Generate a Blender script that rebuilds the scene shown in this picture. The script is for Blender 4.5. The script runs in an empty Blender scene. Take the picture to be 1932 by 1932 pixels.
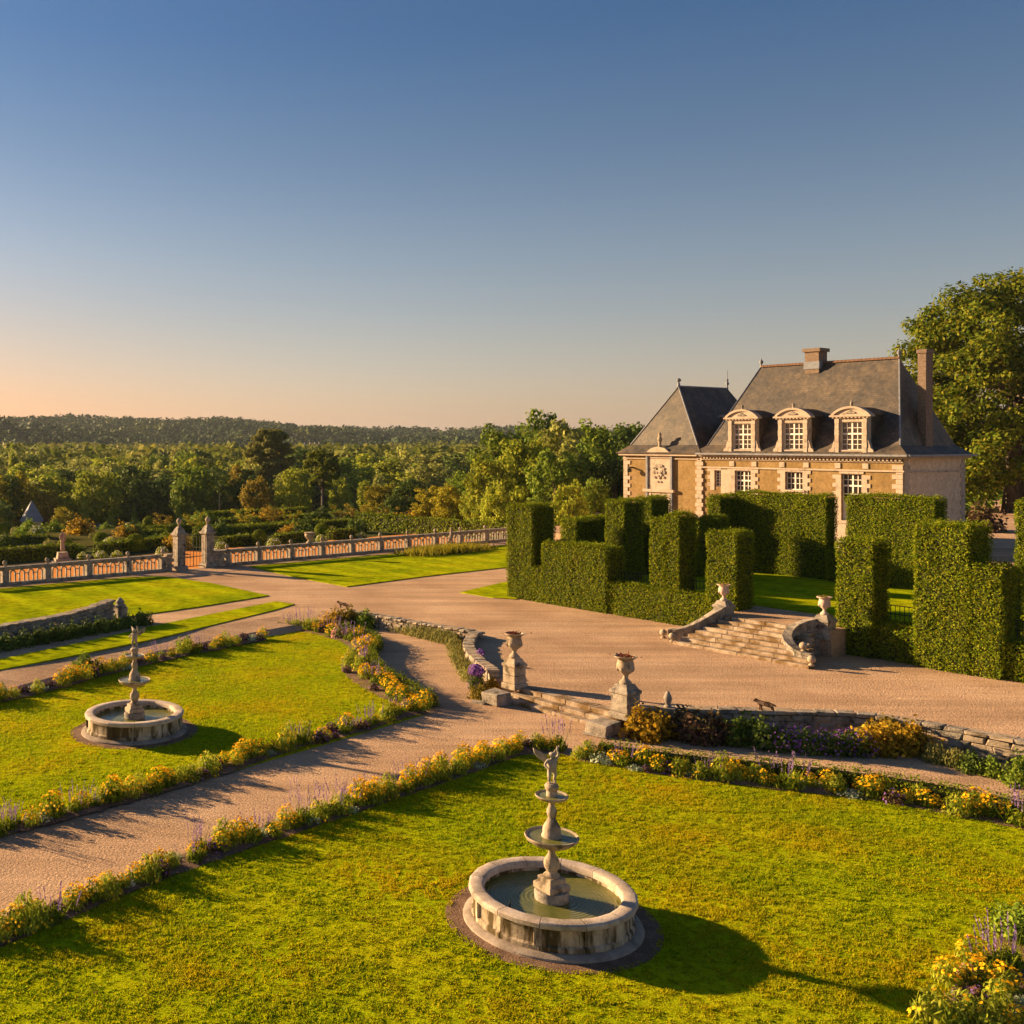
import bpy, bmesh, math, random
import numpy as np
from mathutils import Vector, Matrix, Euler

R = math.radians
rng = np.random.default_rng(7)
random.seed(7)
scene = bpy.context.scene
COL = scene.collection

# ------------------------------------------------------------------ camera
CAMZ, F, X0, YH, W = 8.0, 1960.0, 500.0, 835.0, 1932.0
cam_d = bpy.data.cameras.new('camera')
cam = bpy.data.objects.new('camera', cam_d); COL.objects.link(cam)
cam.location = (0, 0, CAMZ); cam.rotation_euler = (R(90), 0, 0)
cam_d.sensor_width = 36; cam_d.lens = F / W * 36
cam_d.shift_x = (W / 2 - X0) / W; cam_d.shift_y = -(W / 2 - YH) / W
cam_d.clip_start = 0.1; cam_d.clip_end = 12000
scene.camera = cam

# ------------------------------------------------------------------ sky and sun
SUN_EL, SUN_AZ = R(15.0), R(-60)          # azimuth measured from +Y, clockwise
to_sun = Vector((math.sin(SUN_AZ) * math.cos(SUN_EL), math.cos(SUN_AZ) * math.cos(SUN_EL), math.sin(SUN_EL)))
world = bpy.data.worlds.new('World'); scene.world = world; world.use_nodes = True
wn = world.node_tree; wn.nodes.clear()
sky = wn.nodes.new('ShaderNodeTexSky'); sky.sky_type = 'NISHITA'; sky.sun_disc = False
sky.sun_elevation = SUN_EL; sky.sun_rotation = SUN_AZ
sky.altitude = 100; sky.air_density = 1.0; sky.dust_density = 1.0; sky.ozone_density = 2.2
bg = wn.nodes.new('ShaderNodeBackground'); bg.inputs[1].default_value = 0.052
wo = wn.nodes.new('ShaderNodeOutputWorld')
# evening colour of the whole dome by elevation: peach low down, deeper blue higher up, the same all round
wt = wn.nodes.new('ShaderNodeTexCoord'); wx = wn.nodes.new('ShaderNodeSeparateXYZ'); wn.links.new(wt.outputs['Generated'], wx.inputs[0])
wr = wn.nodes.new('ShaderNodeValToRGB'); we = wr.color_ramp.elements; we[0].position = 0.0; we[0].color = (0.76, 0.55, 0.54, 1); we[1].position = 1.0; we[1].color = (0.27, 0.35, 0.44, 1)
for p_, c_ in ((0.015, (0.75, 0.54, 0.53)), (0.04, (0.71, 0.51, 0.47)), (0.094, (0.66, 0.495, 0.445)), (0.172, (0.56, 0.47, 0.445)), (0.282, (0.385, 0.395, 0.43)), (0.367, (0.27, 0.35, 0.44))):
    x_ = we.new(p_); x_.color = (*c_, 1)
wn.links.new(wx.outputs[2], wr.inputs[0])
wm_ = wn.nodes.new('ShaderNodeMix'); wm_.data_type = 'RGBA'; wm_.blend_type = 'MULTIPLY'; wm_.inputs[0].default_value = 1.0
wn.links.new(sky.outputs[0], wm_.inputs[6]); wn.links.new(wr.outputs[0], wm_.inputs[7])
# warm glow low in the sky on the sun's side
wd = wn.nodes.new('ShaderNodeVectorMath'); wd.operation = 'DOT_PRODUCT'; wd.inputs[1].default_value = (math.sin(SUN_AZ), math.cos(SUN_AZ), 0); wn.links.new(wt.outputs['Generated'], wd.inputs[0])
wg = wn.nodes.new('ShaderNodeMapRange'); wg.interpolation_type = 'SMOOTHSTEP'; wg.inputs[1].default_value = 0.35; wg.inputs[2].default_value = 1.0; wn.links.new(wd.outputs['Value'], wg.inputs[0])
wz = wn.nodes.new('ShaderNodeMapRange'); wz.interpolation_type = 'SMOOTHSTEP'; wz.inputs[1].default_value = 0.0; wz.inputs[2].default_value = 0.22; wz.inputs[3].default_value = 1.0; wz.inputs[4].default_value = 0.0; wn.links.new(wx.outputs[2], wz.inputs[0])
wf = wn.nodes.new('ShaderNodeMath'); wf.operation = 'MULTIPLY'; wn.links.new(wg.outputs[0], wf.inputs[0]); wn.links.new(wz.outputs[0], wf.inputs[1])
wm2 = wn.nodes.new('ShaderNodeMix'); wm2.data_type = 'RGBA'; wm2.blend_type = 'MULTIPLY'; wm2.inputs[7].default_value = (0.82, 0.60, 0.47, 1)
wn.links.new(wf.outputs[0], wm2.inputs[0]); wn.links.new(wm_.outputs[2], wm2.inputs[6])
wn.links.new(wm2.outputs[2], bg.inputs[0]); wn.links.new(bg.outputs[0], wo.inputs[0])
sd = bpy.data.lights.new('sun', 'SUN'); sd.energy = 3.55; sd.angle = R(1.1); sd.color = (1.0, 0.665, 0.34)
sun = bpy.data.objects.new('sun', sd); COL.objects.link(sun)
sun.rotation_euler = to_sun.to_track_quat('Z', 'Y').to_euler(); sun.location = (-60, 40, 60)
scene.view_settings.view_transform = 'Standard'; scene.view_settings.look = 'None'
scene.view_settings.exposure = 2.18; scene.view_settings.gamma = 1.0; scene.view_settings.use_curve_mapping = False
scene.render.engine = 'CYCLES'
scene.cycles.use_denoising = True
scene.cycles.max_bounces = 6; scene.cycles.diffuse_bounces = 4; scene.cycles.glossy_bounces = 3
scene.cycles.transmission_bounces = 3; scene.cycles.transparent_max_bounces = 4
scene.cycles.volume_bounces = 0

# ------------------------------------------------------------------ places
def at(x, y, z=0.0):
    Y = (CAMZ - z) * F / (y - YH)
    return Vector(((x - X0) / F * Y, Y, z))
def at_d(x, y, Y):
    return Vector(((x - X0) / F * Y, Y, CAMZ - (y - YH) * Y / F))
E1 = Vector((0.5475, -0.8368, 0)); E2 = Vector((0.8368, 0.5475, 0)); AXROT = math.atan2(E1.y, E1.x)
def ab(a, b, z=0.0):
    p = E1 * a + E2 * b; return Vector((p.x, p.y, z))
def ray_b(x, b):
    k = (x - X0) / F; Y = b / (E2.x * k + E2.y); X = k * Y
    return E1.x * X + E1.y * Y, Y          # a coordinate and depth
ZT, ZU = 0.36, 1.30                        # terrace and upper lawn levels

# ------------------------------------------------------------------ materials
MATS = {}
def new_mat(name):
    m = bpy.data.materials.new(name); m.use_nodes = True
    nt = m.node_tree; nt.nodes.clear()
    out = nt.nodes.new('ShaderNodeOutputMaterial')
    MATS[name] = m
    return m, nt, out
def nd(nt, t, **kw):
    n = nt.nodes.new(t)
    for k, v in kw.items(): setattr(n, k, v)
    return n
def ramp(nt, stops):
    r = nd(nt, 'ShaderNodeValToRGB'); e = r.color_ramp.elements
    while len(e) > 1: e.remove(e[-1])
    e[0].position = stops[0][0]; e[0].color = (*stops[0][1], 1)
    for p, c in stops[1:]:
        x = e.new(p); x.color = (*c, 1)
    return r
def noise(nt, pos, scale, detail=4, rough=0.55, dist=0.0):
    n = nd(nt, 'ShaderNodeTexNoise'); n.inputs['Scale'].default_value = scale
    n.inputs['Detail'].default_value = detail; n.inputs['Roughness'].default_value = rough
    n.inputs['Distortion'].default_value = dist
    nt.links.new(pos, n.inputs['Vector']); return n
def mix(nt, a, b, fac, mode='MIX'):
    m = nd(nt, 'ShaderNodeMix'); m.data_type = 'RGBA'; m.blend_type = mode
    for i, v in ((6, a), (7, b)):
        if isinstance(v, tuple): m.inputs[i].default_value = (*v, 1)
        else: nt.links.new(v, m.inputs[i])
    if isinstance(fac, float): m.inputs[0].default_value = fac
    else: nt.links.new(fac, m.inputs[0])
    return m.outputs[2]
def surf(name, stops, scale=3.0, detail=6, rough=0.85, bump=0.3, bscale=25.0, fine=None, stain=None, spec=0.12, stretch=None, bdist=0.02, streak=None):
    """world-position noise colour; fine=(scale, lo, hi) multiplies; stain=(scale, colour, lo, hi) overlays patches."""
    m, nt, out = new_mat(name); L = nt.links.new
    g = nd(nt, 'ShaderNodeNewGeometry'); pos = g.outputs['Position']
    if stretch:
        mp = nd(nt, 'ShaderNodeMapping'); mp.inputs['Scale'].default_value = stretch
        L(pos, mp.inputs['Vector']); pos2 = mp.outputs[0]
    else: pos2 = pos
    n1 = noise(nt, pos2, scale, detail); c = ramp(nt, stops); L(n1.outputs['Fac'], c.inputs[0]); col = c.outputs[0]
    if fine:
        n2 = noise(nt, pos, fine[0], 3, 0.7)
        fr = ramp(nt, [(0.3, (fine[1],) * 3), (0.7, (fine[2],) * 3)]); L(n2.outputs['Fac'], fr.inputs[0])
        col = mix(nt, col, fr.outputs[0], 1.0, 'MULTIPLY')
    if stain:
        n3 = noise(nt, pos2, stain[0], 5, 0.6)
        sr = ramp(nt, [(stain[2], (0, 0, 0)), (stain[3], (1, 1, 1))]); L(n3.outputs['Fac'], sr.inputs[0])
        col = mix(nt, col, stain[1], sr.outputs[0])
    if streak:
        sm = nd(nt, 'ShaderNodeMapping'); sm.inputs['Rotation'].default_value = (0, 0, streak[0]); sm.inputs['Scale'].default_value = (streak[1], streak[2], 1); L(pos, sm.inputs['Vector'])
        n4 = noise(nt, sm.outputs[0], 1.0, 4, 0.6); kr = ramp(nt, [(0.36, (streak[3],) * 3), (0.64, (streak[4],) * 3)]); L(n4.outputs['Fac'], kr.inputs[0]); col = mix(nt, col, kr.outputs[0], 1.0, 'MULTIPLY')
    b = nd(nt, 'ShaderNodeBsdfPrincipled'); L(col, b.inputs['Base Color'])
    b.inputs['Roughness'].default_value = rough; b.inputs['Specular IOR Level'].default_value = spec
    if bump:
        nb = noise(nt, pos, bscale, 4, 0.65); bp = nd(nt, 'ShaderNodeBump')
        bp.inputs['Strength'].default_value = bump; bp.inputs['Distance'].default_value = bdist
        L(nb.outputs['Fac'], bp.inputs['Height']); L(bp.outputs[0], b.inputs['Normal'])
    L(b.outputs[0], out.inputs[0]); return m
def leafmat(name, cols, transl=0.3, vary=0.25, rough=0.6, patch=None):
    m, nt, out = new_mat(name); L = nt.links.new
    g = nd(nt, 'ShaderNodeNewGeometry')
    n = len(cols); r = ramp(nt, [(i / (n - 1), c) for i, c in enumerate(cols)])
    L(g.outputs['Random Per Island'], r.inputs[0]); col = r.outputs[0]
    if patch:
        pn = noise(nt, g.outputs['Position'], patch[0], 4); pr = ramp(nt, [(patch[2], (0, 0, 0)), (patch[3], (1, 1, 1))])
        L(pn.outputs['Fac'], pr.inputs[0]); col = mix(nt, col, patch[1], pr.outputs[0])
    oi = nd(nt, 'ShaderNodeObjectInfo'); hs = nd(nt, 'ShaderNodeHueSaturation')
    mr = nd(nt, 'ShaderNodeMapRange'); mr.inputs[3].default_value = 1 - vary; mr.inputs[4].default_value = 1 + vary
    L(oi.outputs['Random'], mr.inputs[0]); L(mr.outputs[0], hs.inputs['Value']); L(col, hs.inputs['Color'])
    b = nd(nt, 'ShaderNodeBsdfPrincipled'); L(hs.outputs[0], b.inputs['Base Color'])
    b.inputs['Roughness'].default_value = rough; b.inputs['Specular IOR Level'].default_value = 0.04
    t = nd(nt, 'ShaderNodeBsdfTranslucent'); L(hs.outputs[0], t.inputs['Color'])
    ms = nd(nt, 'ShaderNodeMixShader'); ms.inputs[0].default_value = transl
    L(b.outputs[0], ms.inputs[1]); L(t.outputs[0], ms.inputs[2]); L(ms.outputs[0], out.inputs[0]); return m

GRAVEL = surf('gravel', [(0.28, (0.41, 0.265, 0.165)), (0.5, (0.53, 0.355, 0.225)), (0.74, (0.64, 0.445, 0.295))], scale=0.30, detail=12,
              bump=1.0, bscale=19, fine=(17, 0.58, 1.34), stain=(4.5, (0.34, 0.22, 0.14), 0.56, 0.84), bdist=0.08, spec=0.03, streak=(-AXROT, 0.10, 1.5, 0.82, 1.10))
SAND = surf('sand_walk', [(0.3, (0.60, 0.23, 0.06)), (0.7, (0.70, 0.30, 0.085))], scale=0.8, bump=0.5, bscale=20, fine=(20, 0.8, 1.15), spec=0.0)
SOIL = surf('soil', [(0.3, (0.12, 0.075, 0.05)), (0.7, (0.26, 0.165, 0.11))], scale=3, bump=0.8, bscale=30, fine=(25, 0.6, 1.3), bdist=0.05)
STONE = surf('cut_stone', [(0.25, (0.27, 0.21, 0.14)), (0.55, (0.42, 0.335, 0.24)), (0.8, (0.53, 0.44, 0.33))], scale=4.0, bump=0.5, bscale=22,
             fine=(26, 0.75, 1.12), stain=(3.4, (0.11, 0.088, 0.055), 0.54, 0.66))
STEP = surf('step_stone', [(0.28, (0.26, 0.19, 0.12)), (0.55, (0.42, 0.33, 0.24)), (0.8, (0.52, 0.44, 0.34))], scale=2.4, bump=0.6, bscale=16, fine=(18, 0.75, 1.15), stain=(1.8, (0.17, 0.105, 0.045), 0.44, 0.60), bdist=0.03)
STONE_OLD = surf('weathered_stone', [(0.28, (0.14, 0.125, 0.105)), (0.5, (0.30, 0.26, 0.21)), (0.75, (0.45, 0.39, 0.31))], scale=3.5, bump=0.7, bscale=18,
                 fine=(28, 0.7, 1.2), stain=(2.6, (0.07, 0.062, 0.05), 0.55, 0.68), bdist=0.03)
BASIN = surf('basin_stone', [(0.3, (0.34, 0.27, 0.19)), (0.55, (0.50, 0.41, 0.30)), (0.8, (0.60, 0.52, 0.42))], scale=2.5, bump=0.4, bscale=20,
             fine=(26, 0.8, 1.12), stain=(1.9, (0.085, 0.062, 0.028), 0.43, 0.56), stretch=(2.4, 2.4, 0.5))
CEMENT = surf('cement', [(0.3, (0.22, 0.175, 0.14)), (0.7, (0.38, 0.32, 0.26))], scale=3, bump=0.4, bscale=18, fine=(14, 0.8, 1.12), stain=(2.0, (0.10, 0.085, 0.07), 0.56, 0.74))
BASIN_RIM = surf('rim_stone', [(0.3, (0.40, 0.32, 0.25)), (0.7, (0.60, 0.51, 0.42))], scale=3, bump=0.35, bscale=24, fine=(30, 0.85, 1.1),
                 stain=(2.2, (0.25, 0.21, 0.17), 0.52, 0.70))
CHERUB = surf('statue_stone', [(0.3, (0.22, 0.19, 0.15)), (0.6, (0.42, 0.36, 0.28)), (0.8, (0.52, 0.46, 0.38))], scale=9, bump=0.4, bscale=40,
              stain=(7, (0.08, 0.08, 0.06), 0.55, 0.68))
TUFA = surf('white_tufa', [(0.3, (0.37, 0.29, 0.22)), (0.7, (0.53, 0.44, 0.35))], scale=1.6, bump=0.2, bscale=18, fine=(20, 0.88, 1.08),
            stain=(1.6, (0.22, 0.18, 0.14), 0.54, 0.72))
OCHRE = surf('ochre_render', [(0.3, (0.20, 0.130, 0.050)), (0.55, (0.26, 0.172, 0.070)), (0.8, (0.31, 0.215, 0.10))], scale=1.3, detail=9, bump=0.4, bscale=10,
             fine=(6, 0.74, 1.18), stain=(0.7, (0.27, 0.18, 0.10), 0.55, 0.72))
RUBBLE = surf('rubble_render', [(0.3, (0.52, 0.385, 0.26)), (0.7, (0.70, 0.54, 0.38))], scale=2.2, bump=0.5, bscale=9, fine=(7, 0.75, 1.15))
BRICK = surf('chimney_brick', [(0.3, (0.15, 0.105, 0.075)), (0.7, (0.26, 0.19, 0.14))], scale=4, bump=0.5, bscale=16, fine=(14, 0.7, 1.2), stretch=(1, 1, 3))
RIDGE = surf('terracotta', [(0.3, (0.13, 0.075, 0.05)), (0.7, (0.21, 0.12, 0.075))], scale=6, bump=0.3)
LEAD = surf('lead', [(0.3, (0.16, 0.17, 0.19)), (0.7, (0.26, 0.27, 0.30))], scale=4, rough=0.5, bump=0.1)
PAINT = surf('window_paint', [(0.3, (0.68, 0.62, 0.54)), (0.7, (0.78, 0.73, 0.66))], scale=6, rough=0.6, bump=0.0)
IRON = surf('iron', [(0.3, (0.025, 0.025, 0.025)), (0.7, (0.05, 0.045, 0.04))], scale=10, rough=0.55, bump=0.1)
RUST = surf('rusted_iron', [(0.3, (0.08, 0.04, 0.025)), (0.7, (0.17, 0.09, 0.05))], scale=12, rough=0.8, bump=0.3)
BARK = surf('bark', [(0.3, (0.06, 0.045, 0.03)), (0.7, (0.15, 0.115, 0.08))], scale=5, bump=0.9, bscale=8, stretch=(1, 1, 0.3), bdist=0.08)
BARK_PALE = surf('pale_bark', [(0.3, (0.20, 0.15, 0.12)), (0.7, (0.32, 0.25, 0.20))], scale=3, bump=0.5, bscale=8)
CORE = surf('hedge_core', [(0.3, (0.022, 0.030, 0.008)), (0.7, (0.045, 0.055, 0.014))], scale=8, bump=0.6, bscale=20)
WOODLAND = surf('woodland_floor', [(0.3, (0.035, 0.045, 0.015)), (0.7, (0.09, 0.10, 0.035))], scale=0.05, bump=0.3, bscale=2, fine=(0.6, 0.7, 1.2), spec=0.0)
MEADOW = surf('meadow', [(0.3, (0.05, 0.06, 0.015)), (0.7, (0.12, 0.105, 0.035))], scale=0.2, bump=0.3, bscale=6, fine=(3, 0.75, 1.15), spec=0.0)
TERRACOTTA_POT = surf('pale_pot', [(0.3, (0.50, 0.36, 0.28)), (0.7, (0.62, 0.48, 0.39))], scale=6, bump=0.2)
TUNNEL = surf('tunnel_film', [(0.3, (0.42, 0.40, 0.40)), (0.7, (0.55, 0.52, 0.50))], scale=2, rough=0.4, bump=0.1)

def slate_mat():
    m, nt, out = new_mat('slate'); L = nt.links.new
    g = nd(nt, 'ShaderNodeNewGeometry'); pos = g.outputs['Position']
    n1 = noise(nt, pos, 0.9, 9, 0.75); r1 = ramp(nt, [(0.34, (0.030, 0.028, 0.029)), (0.48, (0.062, 0.050, 0.039)), (0.66, (0.130, 0.095, 0.060))])
    L(n1.outputs['Fac'], r1.inputs[0])
    sx = nd(nt, 'ShaderNodeSeparateXYZ'); L(pos, sx.inputs[0])
    mz = nd(nt, 'ShaderNodeMath', operation='MULTIPLY'); mz.inputs[1].default_value = 1 / 0.13; L(sx.outputs[2], mz.inputs[0])
    fr = nd(nt, 'ShaderNodeMath', operation='FRACT'); L(mz.outputs[0], fr.inputs[0])
    rr = ramp(nt, [(0.0, (0.62,) * 3), (0.22, (1.0,) * 3), (1.0, (1.05,) * 3)]); L(fr.outputs[0], rr.inputs[0])
    v = nd(nt, 'ShaderNodeTexVoronoi'); v.inputs['Scale'].default_value = 5.5; L(pos, v.inputs['Vector'])
    vr = ramp(nt, [(0.0, (0.72,) * 3), (1.0, (1.25,) * 3)]); sc = nd(nt, 'ShaderNodeSeparateColor'); L(v.outputs['Color'], sc.inputs[0]); L(sc.outputs[0], vr.inputs[0])
    col = mix(nt, mix(nt, r1.outputs[0], rr.outputs[0], 1.0, 'MULTIPLY'), vr.outputs[0], 1.0, 'MULTIPLY')
    b = nd(nt, 'ShaderNodeBsdfPrincipled'); L(col, b.inputs['Base Color']); b.inputs['Roughness'].default_value = 0.62
    b.inputs['Specular IOR Level'].default_value = 0.4
    bp = nd(nt, 'ShaderNodeBump'); bp.inputs['Strength'].default_value = 0.6; bp.inputs['Distance'].default_value = 0.03
    L(fr.outputs[0], bp.inputs['Height']); L(bp.outputs[0], b.inputs['Normal']); L(b.outputs[0], out.inputs[0]); return m
SLATE = slate_mat()
def water_mat():
    m, nt, out = new_mat('basin_water'); L = nt.links.new
    tc = nd(nt, 'ShaderNodeTexCoord'); w = nd(nt, 'ShaderNodeTexWave', wave_type='RINGS', rings_direction='SPHERICAL', wave_profile='SIN')
    w.inputs['Scale'].default_value = 5.5; w.inputs['Distortion'].default_value = 2.2; w.inputs['Detail'].default_value = 3; w.inputs['Detail Scale'].default_value = 2.2
    L(tc.outputs['Object'], w.inputs['Vector'])
    n = noise(nt, tc.outputs['Object'], 7, 4); n2 = noise(nt, tc.outputs['Object'], 1.6, 3)
    ad = nd(nt, 'ShaderNodeMath', operation='ADD'); L(w.outputs['Fac'], ad.inputs[0]); L(n.outputs['Fac'], ad.inputs[1])
    bp = nd(nt, 'ShaderNodeBump'); bp.inputs['Strength'].default_value = 0.16; bp.inputs['Distance'].default_value = 0.03; L(ad.outputs[0], bp.inputs['Height'])
    r = ramp(nt, [(0.3, (0.085, 0.100, 0.022)), (0.7, (0.17, 0.165, 0.045))]); L(n2.outputs['Fac'], r.inputs[0])
    b = nd(nt, 'ShaderNodeBsdfPrincipled'); L(r.outputs[0], b.inputs['Base Color']); b.inputs['Roughness'].default_value = 0.06
    b.inputs['IOR'].default_value = 1.33; L(bp.outputs[0], b.inputs['Normal']); L(b.outputs[0], out.inputs[0]); return m
WATER = water_mat()
def glass_mat():
    m, nt, out = new_mat('window_glass'); L = nt.links.new
    b = nd(nt, 'ShaderNodeBsdfPrincipled'); b.inputs['Base Color'].default_value = (0.03, 0.026, 0.022, 1)
    b.inputs['Roughness'].default_value = 0.08; b.inputs['Specular IOR Level'].default_value = 0.7
    g = nd(nt, 'ShaderNodeNewGeometry'); n = noise(nt, g.outputs['Position'], 3, 2); bp = nd(nt, 'ShaderNodeBump')
    bp.inputs['Strength'].default_value = 0.15; bp.inputs['Distance'].default_value = 0.05
    L(n.outputs['Fac'], bp.inputs['Height']); L(bp.outputs[0], b.inputs['Normal']); L(b.outputs[0], out.inputs[0]); return m
GLASS = glass_mat()
def lawn_mat(name, stripes=False, near=False):
    m, nt, out = new_mat(name); L = nt.links.new
    g = nd(nt, 'ShaderNodeNewGeometry'); pos = g.outputs['Position']
    n1 = noise(nt, pos, 0.35, 6, 0.6); r1 = ramp(nt, [(0.3, (0.19, 0.265, 0.003)), (0.5, (0.31, 0.36, 0.004)), (0.72, (0.42, 0.40, 0.006))]); L(n1.outputs['Fac'], r1.inputs[0])
    n2 = noise(nt, pos, 7 if near else 2.2, 5, 0.75); r2 = ramp(nt, [(0.36, (0.42 if near else 0.6,) * 3), (0.56, (1.12,) * 3)]); L(n2.outputs['Fac'], r2.inputs[0])
    col = mix(nt, r1.outputs[0], r2.outputs[0], 1.0, 'MULTIPLY')
    if stripes:
        mp = nd(nt, 'ShaderNodeMapping'); mp.inputs['Rotation'].default_value = (0, 0, -AXROT); L(pos, mp.inputs['Vector'])
        sx = nd(nt, 'ShaderNodeSeparateXYZ'); L(mp.outputs[0], sx.inputs[0])
        w = nd(nt, 'ShaderNodeMath', operation='MULTIPLY'); w.inputs[1].default_value = 2.6; L(sx.outputs[1], w.inputs[0])
        s = nd(nt, 'ShaderNodeMath', operation='SINE'); L(w.outputs[0], s.inputs[0])
        sr = ramp(nt, [(0.0, (0.88,) * 3), (1.0, (1.1,) * 3)]); L(s.outputs[0], sr.inputs[0]); col = mix(nt, col, sr.outputs[0], 1.0, 'MULTIPLY')
    b = nd(nt, 'ShaderNodeBsdfPrincipled'); L(col, b.inputs['Base Color']); b.inputs['Roughness'].default_value = 0.9; b.inputs['Specular IOR Level'].default_value = 0.0
    nb = noise(nt, pos, 26, 4, 0.7); bp = nd(nt, 'ShaderNodeBump'); bp.inputs['Strength'].default_value = 0.8; bp.inputs['Distance'].default_value = 0.05
    L(nb.outputs['Fac'], bp.inputs['Height']); L(bp.outputs[0], b.inputs['Normal']); L(b.outputs[0], out.inputs[0]); return m
LAWN = lawn_mat('lawn_near', near=True); LAWN_FAR = lawn_mat('lawn_mown', stripes=True)
GRASS = leafmat('grass_blades', [(0.10, 0.18, 0.003), (0.26, 0.36, 0.004), (0.40, 0.45, 0.005), (0.52, 0.45, 0.009)], 0.46, 0.0, patch=(0.30, (0.54, 0.40, 0.007), 0.42, 0.72))
YEW = leafmat('yew_leaves', [(0.055, 0.095, 0.005), (0.13, 0.19, 0.007), (0.21, 0.25, 0.010), (0.30, 0.29, 0.014)], 0.35, 0.08, patch=(1.1, (0.20, 0.19, 0.02), 0.58, 0.80))
BOXLEAF = leafmat('box_leaves', [(0.07, 0.11, 0.008), (0.17, 0.22, 0.012), (0.27, 0.29, 0.018)], 0.25, 0.12)
LEAF = {
 'mid':   leafmat('leaves_mid', [(0.083, 0.146, 0.017), (0.178, 0.258, 0.025), (0.286, 0.336, 0.038)], 0.3, 0.25),
 'dark':  leafmat('leaves_dark', [(0.042, 0.074, 0.017), (0.092, 0.141, 0.022), (0.150, 0.195, 0.032)], 0.2, 0.25),
 'lime':  leafmat('leaves_lime', [(0.164, 0.232, 0.018), (0.307, 0.349, 0.029), (0.432, 0.426, 0.044)], 0.35, 0.2),
 'pale':  leafmat('leaves_pale', [(0.189, 0.220, 0.047), (0.322, 0.335, 0.070), (0.444, 0.429, 0.103)], 0.3, 0.2),
 'gold':  leafmat('leaves_gold', [(0.17, 0.17, 0.010), (0.29, 0.255, 0.018), (0.38, 0.31, 0.026)], 0.35, 0.2),
 'rust':  leafmat('leaves_rust', [(0.13, 0.11, 0.014), (0.23, 0.175, 0.022), (0.32, 0.235, 0.03)], 0.35, 0.2),
 'chest': leafmat('leaves_chestnut', [(0.045, 0.080, 0.007), (0.10, 0.145, 0.010), (0.17, 0.195, 0.014), (0.25, 0.225, 0.018)], 0.35, 0.1),
 'amber': leafmat('leaves_amber', [(0.09, 0.075, 0.010), (0.26, 0.17, 0.013), (0.42, 0.26, 0.018), (0.56, 0.36, 0.028)], 0.35, 0.15),
 'cedar': leafmat('leaves_cedar', [(0.10, 0.115, 0.022), (0.175, 0.175, 0.032), (0.26, 0.24, 0.042)], 0.3, 0.1),
 'far':   leafmat('leaves_far', [(0.022, 0.045, 0.018), (0.046, 0.078, 0.026), (0.080, 0.115, 0.034)], 0.1, 0.0, patch=(0.016, (0.15, 0.16, 0.035), 0.54, 0.66)),
 'wood':  leafmat('leaves_wood', [(0.085, 0.115, 0.018), (0.145, 0.175, 0.026), (0.21, 0.22, 0.034)], 0.3, 0.0, patch=(0.055, (0.32, 0.29, 0.045), 0.48, 0.62)),
 'lav':   leafmat('leaves_grey_green', [(0.139, 0.158, 0.049), (0.257, 0.260, 0.070), (0.394, 0.335, 0.084)], 0.3, 0.2),
 'silver':leafmat('leaves_silver', [(0.248, 0.310, 0.174), (0.434, 0.496, 0.291), (0.500, 0.500, 0.372)], 0.15, 0.1),
 'plum':  leafmat('leaves_plum', [(0.078, 0.046, 0.035), (0.139, 0.078, 0.052), (0.155, 0.139, 0.035)], 0.25, 0.2),
}
FLOWER = {
 'yellow': leafmat('petals_yellow', [(0.74, 0.38, 0.008), (0.84, 0.48, 0.012), (0.88, 0.56, 0.02)], 0.3, 0.05),
 'violet': leafmat('petals_violet', [(0.14, 0.05, 0.26), (0.22, 0.09, 0.36), (0.28, 0.16, 0.40)], 0.3, 0.1),
 'lilac':  leafmat('petals_lilac', [(0.16, 0.09, 0.24), (0.24, 0.15, 0.33), (0.28, 0.19, 0.36)], 0.3, 0.1),
 'pink':   leafmat('petals_pink', [(0.55, 0.22, 0.20), (0.66, 0.34, 0.28), (0.70, 0.42, 0.36)], 0.3, 0.1),
 'white':  leafmat('petals_white', [(0.62, 0.60, 0.42), (0.74, 0.72, 0.56), (0.80, 0.76, 0.62)], 0.3, 0.05),
 'red':    leafmat('petals_red', [(0.12, 0.03, 0.02), (0.20, 0.04, 0.03), (0.14, 0.09, 0.02)], 0.3, 0.1),
}
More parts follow.
